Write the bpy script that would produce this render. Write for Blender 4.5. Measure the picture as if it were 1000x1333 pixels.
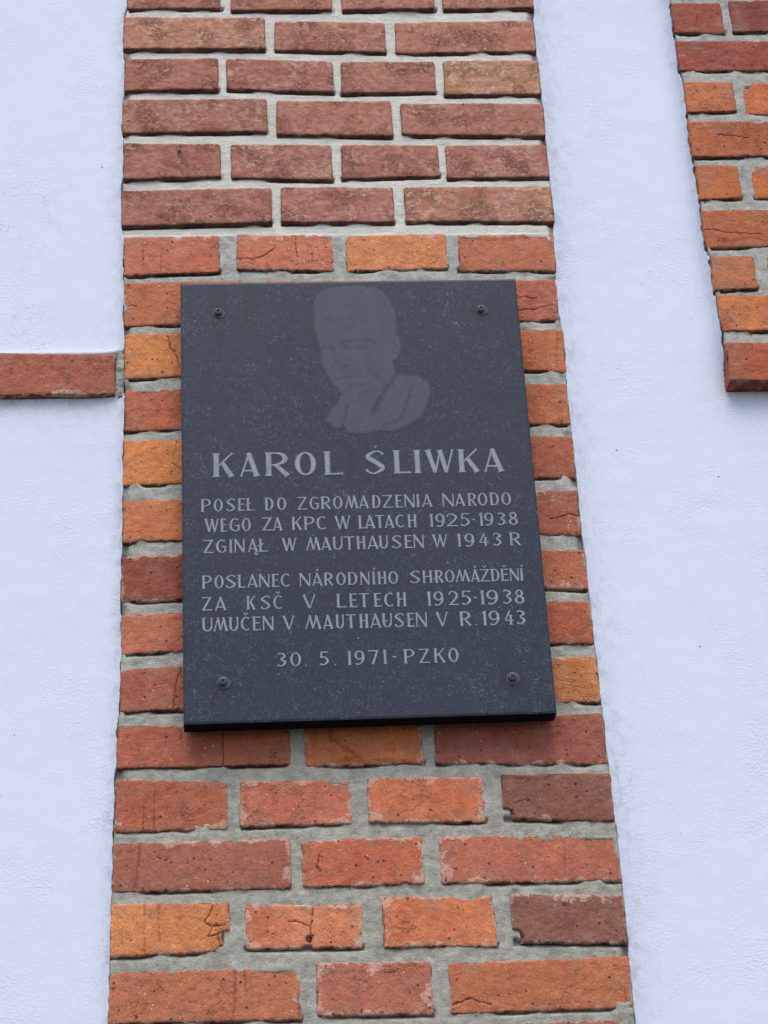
import bpy, bmesh, math, random
import numpy as np
from mathutils import Vector, Matrix, noise

for o in list(bpy.data.objects):
    bpy.data.objects.remove(o)
SC = bpy.context.scene
COL = SC.collection
random.seed(7)
rad = math.radians

# ------------------------------------------------------------------ camera
# The street facade lies in the plane y = 0 (old brick faces), x to the right,
# z up, ground at z = 0.  All tables are metres on the wall.
CAM_RIGHT, CAM_UP, CAM_BACK = [(0.9974565, -0.0549808, -0.045361), (0.0151572, -0.4582302, 0.8887043), (-0.0696474, -0.8871315, -0.4562313)]
cam_d = bpy.data.cameras.new('camera')
cam = bpy.data.objects.new('camera', cam_d)
COL.objects.link(cam)
m = Matrix.Identity(4)
for i, ax in enumerate((CAM_RIGHT, CAM_UP, CAM_BACK)):
    for j in range(3):
        m[j][i] = ax[j]
m[1][3] = -2.4
m[2][3] = 1.55
cam.matrix_world = m
cam_d.sensor_fit = 'VERTICAL'
cam_d.sensor_height = 36
cam_d.lens = 36 * 2700 / 1333
cam_d.clip_start = .05
cam_d.clip_end = 500
SC.camera = cam

# ------------------------------------------------------------------ light
SUN_EL, SUN_AZ = 58, -12          # azimuth from the wall's normal, minus = from the left
w = bpy.data.worlds.new('World')
SC.world = w
w.use_nodes = True
nt = w.node_tree
bg = nt.nodes['Background']
sky = nt.nodes.new('ShaderNodeTexSky')
sky.sky_type = 'NISHITA'
sky.sun_disc = False
sky.sun_elevation = rad(SUN_EL)
sky.sun_rotation = rad(180 + SUN_AZ)
sky.air_density = 1.0
sky.dust_density = 2.0
sky.ozone_density = 1.0
nt.links.new(sky.outputs[0], bg.inputs[0])
bg.inputs[1].default_value = 0.12
sl = bpy.data.lights.new('sun', 'SUN')
sl.energy = 1.0
sl.angle = rad(40)
sl.color = (1.0, .97, .92)
sun = bpy.data.objects.new('sun', sl)
COL.objects.link(sun)
sd = Vector((math.sin(rad(SUN_AZ)) * math.cos(rad(SUN_EL)), -math.cos(rad(SUN_AZ)) * math.cos(rad(SUN_EL)), math.sin(rad(SUN_EL))))
sun.rotation_euler = sd.to_track_quat('Z', 'Y').to_euler()
sun.location = (0, -6, 8)
SC.view_settings.view_transform = 'Standard'
SC.view_settings.look = 'None'
SC.view_settings.exposure = 0.76
SC.view_settings.gamma = 1
SC.view_settings.use_curve_mapping = False

# ------------------------------------------------------------------ helpers
def lin(c, k=1.0):
    r = []
    for v in c:
        v = v / 255
        v = v / 12.92 if v <= .04045 else ((v + .055) / 1.055) ** 2.4
        r.append(min(.95, v * k))
    return tuple(r)

def obj(name, verts, faces, mat, parent=None, attrs=None, smooth=True):
    me = bpy.data.meshes.new(name)
    me.from_pydata(verts, [], faces)
    if attrs:
        for k, v in attrs.items():
            a = me.attributes.new(k, 'FLOAT', 'POINT')
            a.data.foreach_set('value', v)
    if smooth:
        me.shade_smooth()
    me.materials.append(mat)
    o = bpy.data.objects.new(name, me)
    COL.objects.link(o)
    if parent:
        o.parent = parent
        o.matrix_parent_inverse = Matrix.Translation(parent.location).inverted()
    return o

def thing(name, label, cat, loc=(0, 0, 0)):
    o = bpy.data.objects.new(name, None)
    o.empty_display_size = .1
    o.location = loc
    COL.objects.link(o)
    o['label'] = label
    o['category'] = cat
    return o

def nz(x, z, f, s=0.0):
    return noise.noise(Vector((x * f, z * f, s)))

def ss(a, b, x):
    t = min(1, max(0, (x - a) / (b - a)))
    return t * t * (3 - 2 * t)

# ------------------------------------------------------------------ materials
class NT:
    def __init__(self, name):
        self.m = bpy.data.materials.new(name)
        self.m.use_nodes = True
        self.t = self.m.node_tree
        self.b = self.t.nodes['Principled BSDF']
        self.geo = self.t.nodes.new('ShaderNodeNewGeometry')
        self.P = self.geo.outputs['Position']
    def set(self, sock, v):
        if hasattr(v, 'is_linked') or hasattr(v, 'links'):
            self.t.links.new(v, sock)
        else:
            sock.default_value = v
    def math(self, op, a, b=0.0, c=None, clamp=False):
        n = self.t.nodes.new('ShaderNodeMath'); n.operation = op; n.use_clamp = clamp
        self.set(n.inputs[0], a); self.set(n.inputs[1], b)
        if c is not None: self.set(n.inputs[2], c)
        return n.outputs[0]
    def vscale(self, s, off=(0, 0, 0), vec=None):
        n = self.t.nodes.new('ShaderNodeMapping')
        self.t.links.new(vec or self.P, n.inputs[0])
        n.inputs['Scale'].default_value = s
        n.inputs['Location'].default_value = off
        return n.outputs[0]
    def noise(self, scale, detail=3, rough=.55, vec=None, dist=0, lac=2.0):
        n = self.t.nodes.new('ShaderNodeTexNoise')
        self.t.links.new(vec or self.P, n.inputs['Vector'])
        n.inputs['Scale'].default_value = scale
        n.inputs['Detail'].default_value = detail
        n.inputs['Roughness'].default_value = rough
        n.inputs['Distortion'].default_value = dist
        n.inputs['Lacunarity'].default_value = lac
        return n.outputs['Fac']
    def voro(self, scale, vec=None, feature='F1', rnd=1):
        n = self.t.nodes.new('ShaderNodeTexVoronoi'); n.feature = feature
        self.t.links.new(vec or self.P, n.inputs['Vector'])
        n.inputs['Scale'].default_value = scale
        n.inputs['Randomness'].default_value = rnd
        return n
    def ramp(self, x, a, b, lo=0.0, hi=1.0, smooth=False):
        n = self.t.nodes.new('ShaderNodeMapRange'); n.clamp = True
        if smooth: n.interpolation_type = 'SMOOTHSTEP'
        self.set(n.inputs[0], x)
        n.inputs[1].default_value = a; n.inputs[2].default_value = b
        n.inputs[3].default_value = lo; n.inputs[4].default_value = hi
        return n.outputs[0]
    def mix(self, f, a, b, mode='MIX'):
        n = self.t.nodes.new('ShaderNodeMix'); n.data_type = 'RGBA'; n.blend_type = mode
        self.set(n.inputs[0], f)
        for s, v in ((n.inputs[6], a), (n.inputs[7], b)):
            if isinstance(v, tuple): s.default_value = (*v[:3], 1)
            else: self.t.links.new(v, s)
        return n.outputs[2]
    def attr(self, name, kind='GEOMETRY'):
        n = self.t.nodes.new('ShaderNodeAttribute'); n.attribute_name = name; n.attribute_type = kind
        return n
    def bump(self, h, strength, dist, prev=None):
        n = self.t.nodes.new('ShaderNodeBump')
        n.inputs['Strength'].default_value = strength
        n.inputs['Distance'].default_value = dist
        self.t.links.new(h, n.inputs['Height'])
        if prev: self.t.links.new(prev, n.inputs['Normal'])
        return n.outputs[0]
    def done(self, col, rough=.85, normal=None, spec=.3):
        if isinstance(col, tuple): self.b.inputs['Base Color'].default_value = (*col[:3], 1)
        else: self.t.links.new(col, self.b.inputs['Base Color'])
        self.set(self.b.inputs['Roughness'], rough)
        self.b.inputs['Specular IOR Level'].default_value = spec
        if normal: self.t.links.new(normal, self.b.inputs['Normal'])
        return self.m

K = 1.12       # photographed sRGB value -> base colour

def mat_brick(kind):
    n = NT('brick_' + kind)
    base = n.t.nodes.new('ShaderNodeObjectInfo').outputs['Color']
    haze = n.attr('haze', 'OBJECT').outputs['Fac']
    edge = n.attr('edge').outputs['Fac']
    if kind == 'old':
        big = n.noise(14, 3, .6)
        c = n.mix(n.ramp(big, .35, .7), base, n.mix(1.0, base, (.84, .80, .80), 'MULTIPLY'))
        c = n.mix(n.ramp(n.noise(23, 4, .6, n.vscale((1, 1, 1), (9, 3, 5))), .5, .72, 0, .55), c, n.mix(1.0, base, (1.14, 1.20, 1.30), 'MULTIPLY'))
        gr_ = n.noise(34, 5, .7, n.vscale((1, 1, 1.3), (13, 1, 6)))
        c = n.mix(n.math('MULTIPLY', n.ramp(gr_, .47, .64, 0, .62), n.ramp(edge, .002, .024, 1, .35)), c, lin((150, 118, 102), K))
        c = n.mix(n.ramp(n.noise(18, 4, .65, n.vscale((1, 1, .5), (3, 13, 6))), .52, .68, 0, .45), c, n.mix(1.0, base, (.66, .50, .52), 'MULTIPLY'))
        mid = n.noise(75, 5, .65)
        c = n.mix(n.ramp(mid, .36, .66, 0, .65), c, n.mix(1.0, c, (.66, .64, .64), 'MULTIPLY'))
        fine = n.noise(420, 3, .6)
        c = n.mix(n.ramp(fine, .42, .66, 0, .7), c, n.mix(1.0, c, (1.3, 1.42, 1.42), 'MULTIPLY'))
        c = n.mix(n.ramp(n.noise(800, 2, .6), .45, .65, 0, .45), c, n.mix(1.0, c, (.72, .68, .68), 'MULTIPLY'))
        # dark rim where the arris is worn
        rim = n.ramp(n.math('ADD', edge, n.math('MULTIPLY', n.math('SUBTRACT', mid, .5), .006)), .0005, .0026, 1, 0)
        rimsel = n.ramp(n.noise(28, 3, .6, n.vscale((1, 1, 1), (2, 2, 9))), .44, .58)
        c = n.mix(n.math('MULTIPLY', n.math('MULTIPLY', rim, rimsel), .85), c, (.035, .022, .02))
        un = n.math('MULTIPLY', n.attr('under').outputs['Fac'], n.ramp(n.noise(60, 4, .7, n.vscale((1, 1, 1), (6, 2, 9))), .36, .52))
        c = n.mix(n.math('MULTIPLY', un, .85), c, (.03, .018, .017))  # grime plus shade along the lower edge and underside, painted into the colour
        # lime bloom and mortar smears creeping in from the joints
        hn = n.noise(48, 5, .7, n.vscale((1, 1, 1), (4, 8, 1)))
        reach = n.math('ADD', n.math('MULTIPLY', n.ramp(hn, .42, .70, 0, .019), haze), n.math('MULTIPLY', n.attr('bloom').outputs['Fac'], n.ramp(n.noise(120, 5, .75, n.vscale((1, 1, 1), (1, 8, 4))), .34, .58, -.001, .015)))
        hz = n.math('DIVIDE', n.math('SUBTRACT', reach, edge), .0035, clamp=True)
        c = n.mix(n.math('MULTIPLY', hz, n.ramp(n.noise(200, 4, .7), .32, .66, .2, .7)), c, lin((214, 178, 160), K))
        # dark red drips
        dr = n.noise(1, 2, .5, n.vscale((125, 1, 9), (3, 0, 1)))
        drs = n.ramp(n.noise(9, 2, .5, n.vscale((1, 1, 1), (31, 0, 7))), .56, .62)
        c = n.mix(n.math('MULTIPLY', n.ramp(dr, .69, .72, 0, .75), drs), c, n.mix(1.0, base, (.42, .25, .26), 'MULTIPLY'))
        # sooty blotches
        so = n.noise(60, 5, .75, n.vscale((1, 1, 1.6), (7, 7, 7)), .4)
        sos = n.ramp(n.noise(11, 2, .5, n.vscale((1, 1, 1), (1, 5, 3))), .54, .62)
        c = n.mix(n.math('MULTIPLY', n.ramp(so, .58, .68, 0, .8), sos), c, (.05, .028, .025))
        # cracks: thin contour of a noise, only here and there
        ck = n.noise(16, 4, .62, n.vscale((1, 1, 1.9), (5, 1, 2)))
        cks = n.ramp(n.noise(9, 2, .5, n.vscale((1, 1, 1), (17, 5, 3))), .55, .60)
        ckf = n.math('MULTIPLY', n.ramp(n.math('ABSOLUTE', n.math('SUBTRACT', ck, .5)), .002, .007, 1, 0), cks)
        c = n.mix(n.math('MULTIPLY', ckf, .28), c, (.05, .025, .02))
        # pits
        v = n.voro(150); vs = n.ramp(n.t.nodes.new('ShaderNodeSeparateColor').outputs[0], 0, 1)
        sepc = n.t.nodes.new('ShaderNodeSeparateColor'); n.t.links.new(v.outputs['Color'], sepc.inputs[0])
        size = n.ramp(sepc.outputs[0], .72, 1.0, 0, .30)
        pit = n.math('MULTIPLY', n.math('DIVIDE', n.math('SUBTRACT', size, v.outputs['Distance']), .08, clamp=True), 1.0)
        c = n.mix(n.math('MULTIPLY', pit, .8), c, (.05, .02, .017))
        v2 = n.voro(210, n.vscale((1, 1, 1), (.3, .3, .3)))
        sep2 = n.t.nodes.new('ShaderNodeSeparateColor'); n.t.links.new(v2.outputs['Color'], sep2.inputs[0])
        sp = n.math('DIVIDE', n.math('SUBTRACT', n.ramp(sep2.outputs[1], .945, 1.0, 0, .26), v2.outputs['Distance']), .1, clamp=True)
        c = n.mix(n.math('MULTIPLY', sp, .8), c, lin((235, 205, 180), K))
        h1 = n.math('SUBTRACT', n.math('ADD', n.math('MULTIPLY', mid, .8), n.math('MULTIPLY', fine, .4)), n.math('ADD', n.math('MULTIPLY', pit, .9), n.math('MULTIPLY', ckf, .5)))
        h1 = n.math('ADD', h1, n.math('MULTIPLY', hz, .25))
        c = n.mix(n.math('MULTIPLY', n.math('MULTIPLY', n.attr('drip').outputs['Fac'], n.ramp(n.noise(180, 4, .75), .36, .56, .1, 1)), .7), c, n.mix(1.0, base, (.42, .25, .28), 'MULTIPLY'))
        c = n.mix(n.math('MULTIPLY', n.math('MULTIPLY', n.attr('crack').outputs['Fac'], n.ramp(n.noise(140, 3, .7), .34, .50, .15, 1)), .85), c, (.022, .013, .012))
        nb = n.bump(h1, .95, .0020)
        nb = n.bump(n.noise(150, 4, .65), .6, .0012, nb)
        nb = n.bump(n.noise(60, 5, .68), .8, .0030, nb)
        return n.done(c, .82, nb, .25)
    # restored bricks: sanded, creased, buff patches
    big = n.noise(16, 3, .6)
    c = n.mix(n.ramp(big, .35, .7), base, n.mix(1.0, base, (.86, .82, .82), 'MULTIPLY'))
    cr = n.noise(95, 8, .76, n.vscale((1, 1, 1.3)), .2)
    pale_zone = n.math('MULTIPLY', n.ramp(n.noise(20, 4, .65, n.vscale((1, 1, 1.3), (3, 3, 3)), .5), .36, .56), n.math('ADD', haze, .15))
    pale = n.math('MULTIPLY', n.ramp(cr, .46, .56), pale_zone)
    c = n.mix(n.math('MULTIPLY', pale, .70), c, lin((212, 182, 160), K))
    c = n.mix(n.ramp(n.noise(30, 4, .7, n.vscale((1, 1, 1), (8, 1, 8)), .8), .46, .58, 0, .5), c, lin((182, 124, 112), K))
    crease = n.ramp(n.math('ABSOLUTE', n.math('SUBTRACT', cr, .5)), .002, .02, 1, 0)
    czone = n.ramp(n.noise(22, 3, .6, n.vscale((1, 1, 1), (12, 1, 4))), .5, .62)
    c = n.mix(n.math('MULTIPLY', n.math('MULTIPLY', crease, czone), .28), c, (.06, .03, .028))
    fine = n.noise(380, 3, .6)
    c = n.mix(n.ramp(fine, .35, .75, 0, .4), c, n.mix(1.0, c, (1.25, 1.3, 1.3), 'MULTIPLY'))
    mid = n.noise(130, 4, .7)
    c = n.mix(n.ramp(mid, .45, .7, 0, .4), c, n.mix(1.0, c, (.7, .66, .66), 'MULTIPLY'))
    v = n.voro(120); sepc = n.t.nodes.new('ShaderNodeSeparateColor'); n.t.links.new(v.outputs['Color'], sepc.inputs[0])
    pit = n.math('DIVIDE', n.math('SUBTRACT', n.ramp(sepc.outputs[0], .9, 1.0, 0, .28), v.outputs['Distance']), .08, clamp=True)
    c = n.mix(n.math('MULTIPLY', pit, .7), c, (.06, .03, .03))
    rim = n.ramp(n.math('ADD', edge, n.math('MULTIPLY', n.math('SUBTRACT', mid, .5), .005)), .0002, .002, 1, 0)
    c = n.mix(n.math('MULTIPLY', rim, n.ramp(n.noise(30, 2, .5), .4, .6, .1, .6)), c, (.05, .03, .028))
    c = n.mix(n.math('MULTIPLY', n.attr('under').outputs['Fac'], n.ramp(n.noise(45, 4, .7), .3, .6, .2, .85)), c, (.05, .035, .03))  # same painted shade and grime under the rebuilt bricks
    h = n.math('ADD', n.math('MULTIPLY', cr, 1.0), n.math('MULTIPLY', n.math('MULTIPLY', crease, czone), -.5))
    nb = n.bump(h, .9, .0045)
    nb = n.bump(n.math('SUBTRACT', n.math('ADD', mid, n.math('MULTIPLY', fine, .4)), pit), .5, .0012, nb)
    return n.done(c, .85, nb, .2)

Z_SPLIT = 3.2225       # above this course the pier was rebuilt and pointed in pale mortar

def mat_mortar():
    n = NT('lime_mortar')
    sx = n.t.nodes.new('ShaderNodeSeparateXYZ'); n.t.links.new(n.P, sx.inputs[0])
    zz = n.math('ADD', sx.outputs[2], n.math('MULTIPLY', n.math('SUBTRACT', n.noise(30, 3), .5), .012))
    kind = n.attr('pale').outputs['Fac']
    up = n.math('MULTIPLY', n.ramp(zz, Z_SPLIT - .004, Z_SPLIT + .004), kind)
    mid = n.noise(40, 4, .6)
    # pale part
    cu = n.mix(n.ramp(mid, .35, .7), lin((226, 222, 212), K), lin((212, 207, 196), K))
    cu = n.mix(n.ramp(n.noise(1, 4, .6, n.vscale((25, 25, 160))), .5, .7, 0, .4), cu, lin((160, 156, 146), K))
    # grey part: lighter beside the plaque, darker and browner lower down
    hgt = n.ramp(sx.outputs[2], 2.45, 2.75)
    cl = n.mix(hgt, lin((188, 184, 172), K), lin((194, 192, 184), K))
    cl = n.mix(n.ramp(mid, .40, .66), cl, n.mix(1.0, cl, (.72, .72, .70), 'MULTIPLY'))
    cl = n.mix(n.ramp(n.noise(170, 5, .75), .42, .62, 0, .55), cl, n.mix(1.0, cl, (.76, .75, .74), 'MULTIPLY'))
    cl = n.mix(n.ramp(n.noise(95, 5, .7), .5, .7, 0, .6), cl, n.mix(1.0, cl, (.62, .61, .58), 'MULTIPLY'))
    c = n.mix(up, cl, cu)
    gr = n.noise(650, 2, .6)
    c = n.mix(n.ramp(gr, .42, .62, 0, .7), c, n.mix(1.0, c, (.74, .74, .72), 'MULTIPLY'))
    # dark hollow pores and soot
    so = n.math('MULTIPLY', n.ramp(n.noise(55, 5, .75, n.vscale((1, 1, 1.5), (4, 4, 2))), .60, .70), n.math('SUBTRACT', 1.0, up))
    c = n.mix(n.math('MULTIPLY', so, .6), c, lin((70, 66, 60), K))
    dirt_shade = n.attr('dirt_shade').outputs['Fac']
    c = n.mix(n.math('MULTIPLY', dirt_shade, .75), c, lin((62, 52, 44), K))  # shade of recesses under bricks and at joint ends, painted into the mortar
    nb = n.bump(n.noise(90, 6, .75, n.vscale((.7, 1, 1.4))), .75, .0038)
    nb = n.bump(gr, .8, .0014, nb)
    return n.done(c, .92, nb, .1)

def mat_plaster():
    n = NT('white_render')
    c = n.mix(n.ramp(n.noise(3.5, 4, .6), .35, .7), (.735, .767, .865), (.715, .747, .85))
    dirt_shade = n.attr('dirt_shade').outputs['Fac']
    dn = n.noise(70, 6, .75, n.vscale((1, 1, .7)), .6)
    dm = n.math('MULTIPLY', dirt_shade, n.ramp(dn, .48, .66))
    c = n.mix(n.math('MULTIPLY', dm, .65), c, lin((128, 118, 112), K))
    c = n.mix(n.math('MULTIPLY', dirt_shade, .30), c, lin((184, 186, 198), K))  # shaded strip beside the brickwork, painted into the plaster colour
    # little holes
    v = n.voro(75); sepc = n.t.nodes.new('ShaderNodeSeparateColor'); n.t.links.new(v.outputs['Color'], sepc.inputs[0])
    pit = n.math('DIVIDE', n.math('SUBTRACT', n.ramp(sepc.outputs[0], .94, 1.0, 0, .14), v.outputs['Distance']), .03, clamp=True)
    pit = n.math('MULTIPLY', pit, n.ramp(n.noise(9, 3, .6), .42, .6))
    c = n.mix(n.math('MULTIPLY', pit, .75), c, lin((105, 92, 84), K))
    # hair cracks
    ck = n.noise(6, 5, .6, n.vscale((1, 1, 1.4), (2, 2, 5)))
    cks = n.ramp(n.noise(5, 2, .5, n.vscale((1, 1, 1), (6, 5, 3))), .60, .64)
    ckf = n.math('MULTIPLY', n.ramp(n.math('ABSOLUTE', n.math('SUBTRACT', ck, .5)), .0007, .0022, 1, 0), cks)
    c = n.mix(n.math('MULTIPLY', ckf, .25), c, lin((120, 115, 118), K))
    lumps = n.noise(38, 5, .62, n.vscale((1, 1, 1), (1, 2, 3)), .5)
    flakes = n.math('MULTIPLY', n.ramp(n.noise(190, 3, .55, n.vscale((1, 1, 1.6)), .3), .50, .60), n.ramp(n.noise(12, 3, .6, n.vscale((1, 1, 1), (5, 5, 5))), .50, .66, .08, 1))
    nb = n.bump(lumps, .18, .0009)
    edgeb = n.math('MULTIPLY', dirt_shade, n.noise(1, 5, .7, n.vscale((230, 230, 60))))
    nb = n.bump(edgeb, .8, .0022, nb)
    nb = n.bump(n.math('SUBTRACT', flakes, n.math('ADD', pit, ckf)), .42, .0007, nb)
    nb = n.bump(n.noise(300, 3, .65), .5, .0008, nb)
    return n.done(c, .78, nb, .15)

def mat_granite():
    n = NT('dark_granite')
    low = n.noise(5, 3, .6)
    c = n.mix(n.ramp(low, .35, .7), GR_A, GR_B)
    c = n.mix(n.ramp(n.noise(330, 3, .65), .4, .75, 0, .8), c, GR_C)
    # pale mineral flecks, short curved dashes
    zone = n.ramp(n.noise(22, 4, .65), .38, .62)
    for k, (s, off, thr, wd) in enumerate(((215, 1.3, .60, .10), (300, 4.7, .55, .12), (150, 7.1, .80, .07))):
        vec = n.vscale((1, 1, 1), (off, off, off))
        wob = n.t.nodes.new('ShaderNodeTexNoise'); wob.inputs['Scale'].default_value = s * .8
        n.t.links.new(vec, wob.inputs['Vector'])
        add = n.t.nodes.new('ShaderNodeMix'); add.data_type = 'VECTOR'; add.inputs[0].default_value = .012
        n.t.links.new(vec, add.inputs[4]); n.t.links.new(wob.outputs['Color'], add.inputs[5])
        v = n.voro(s, add.outputs[1])
        e = n.voro(s, add.outputs[1], 'DISTANCE_TO_EDGE')
        sp = n.t.nodes.new('ShaderNodeSeparateColor'); n.t.links.new(v.outputs['Color'], sp.inputs[0])
        f = n.math('MULTIPLY', n.ramp(e.outputs['Distance'], .0, wd, 1, 0), n.ramp(sp.outputs[0], thr, 1.0))
        f = n.math('MULTIPLY', f, n.ramp(n.noise(s * 1.4, 1, .5), .5, .6))
        f = n.math('MULTIPLY', f, n.math('ADD', n.math('MULTIPLY', zone, .7), .25))
        c = n.mix(n.math('MULTIPLY', f, .74), c, lin((138, 148, 165), K))
    v = n.voro(110); sp = n.t.nodes.new('ShaderNodeSeparateColor'); n.t.links.new(v.outputs['Color'], sp.inputs[0])
    dot = n.math('DIVIDE', n.math('SUBTRACT', n.ramp(sp.outputs[0], .93, 1.0, 0, .15), v.outputs['Distance']), .05, clamp=True)
    c = n.mix(n.math('MULTIPLY', dot, .7), c, lin((150, 162, 182), K))
    stain = n.attr('stain').outputs['Fac']
    c = n.mix(n.math('MULTIPLY', n.math('MULTIPLY', stain, n.ramp(n.noise(90, 4, .6), .3, .6, .5, 1)), .65), c, (.011, .014, .02))
    nb = n.bump(n.noise(500, 2, .5), .12, .0003)
    return n.done(c, n.ramp(n.noise(40, 4, .6), .3, .7, .38, .5), nb, .25)
GR_A = (.0155, .0205, .0375); GR_B = (.0200, .0252, .043); GR_C = (.037, .044, .067)

def mat_portrait():
    n = NT('frosted_granite')
    tone = n.attr('tone').outputs['Fac']
    e = n.attr('edge').outputs['Fac']
    g = n.mix(n.ramp(n.noise(330, 3, .65), .4, .75, 0, .8), GR_A, GR_C)
    p = n.mix(n.ramp(n.noise(240, 4, .7), .3, .7), (.057, .066, .087), (.075, .085, .108))
    p = n.mix(n.ramp(n.noise(18, 3, .6), .35, .65, 0, .35), p, (.052, .060, .080))
    fl = n.ramp(n.noise(420, 2, .7), .62, .76, 0, .35)
    p = n.mix(fl, p, lin((150, 160, 178), K))
    p = n.mix(n.ramp(n.noise(60, 5, .75), .52, .66, 0, .5), p, GR_C)
    ragged = n.ramp(n.math('ADD', e, n.math('MULTIPLY', n.math('SUBTRACT', n.noise(260, 3, .6), .5), .009)), .0002, .0052)
    f = n.math('MULTIPLY', ragged, n.math('SUBTRACT', 1.0, n.math('MULTIPLY', tone, n.ramp(n.noise(260, 4, .7), .38, .58, .35, 1))))
    c = n.mix(f, g, p)
    return n.done(c, .5, None, .25)

def mat_letter():
    n = NT('letter_paint')
    streak = n.noise(1, 3, .6, n.vscale((700, 700, 60)))
    c = n.mix(n.ramp(streak, .35, .7), lin((152, 157, 160), K), lin((122, 128, 132), K))
    c = n.mix(n.ramp(n.noise(300, 4, .7), .50, .66, 0, .6), c, lin((98, 104, 114), K))
    rim = n.math('ADD', n.attr('rim').outputs['Fac'], n.math('MULTIPLY', n.math('SUBTRACT', n.noise(500, 2, .6), .5), .8))
    c = n.mix(n.ramp(rim, .45, 1.0, 0, .6), c, lin((88, 94, 106), K))
    return n.done(c, .7, None, .3)

def mat_simple(name, rgb, rough, metal=0.0, rgb2=None, scale=300):
    n = NT(name)
    c = n.mix(n.ramp(n.noise(scale, 3, .6), .4, .65), rgb, rgb2 or tuple(v * .7 for v in rgb))
    n.b.inputs['Metallic'].default_value = metal
    return n.done(c, rough, n.bump(n.noise(scale * 2, 2), .2, .0004))

M_OLD = mat_brick('old'); M_NEW = mat_brick('new'); M_MORTAR = mat_mortar(); M_PLASTER = mat_plaster()
M_GRANITE = mat_granite(); M_PORTRAIT = mat_portrait(); M_LETTER = mat_letter()
M_SCREW = mat_simple('dull_zinc', (.13, .145, .16), .5, .3)
M_EDGE_SHADE = mat_simple('granite_edge_shade', (.010, .010, .014), .95, 0, (.006, .006, .008), 200)  # near-black slab sides, the shade of the underside put into the colour
M_EDGE_SHADE.node_tree.nodes['Principled BSDF'].inputs['Specular IOR Level'].default_value = .08
M_PLUG = mat_simple('grey_plug', (.07, .088, .105), .6, 0, (.05, .062, .072))
M_PAVE = mat_simple('paving_stone', (.10, .10, .095), .9, 0, (.07, .07, .068), 30)
M_BAND_MORTAR = M_MORTAR

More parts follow.
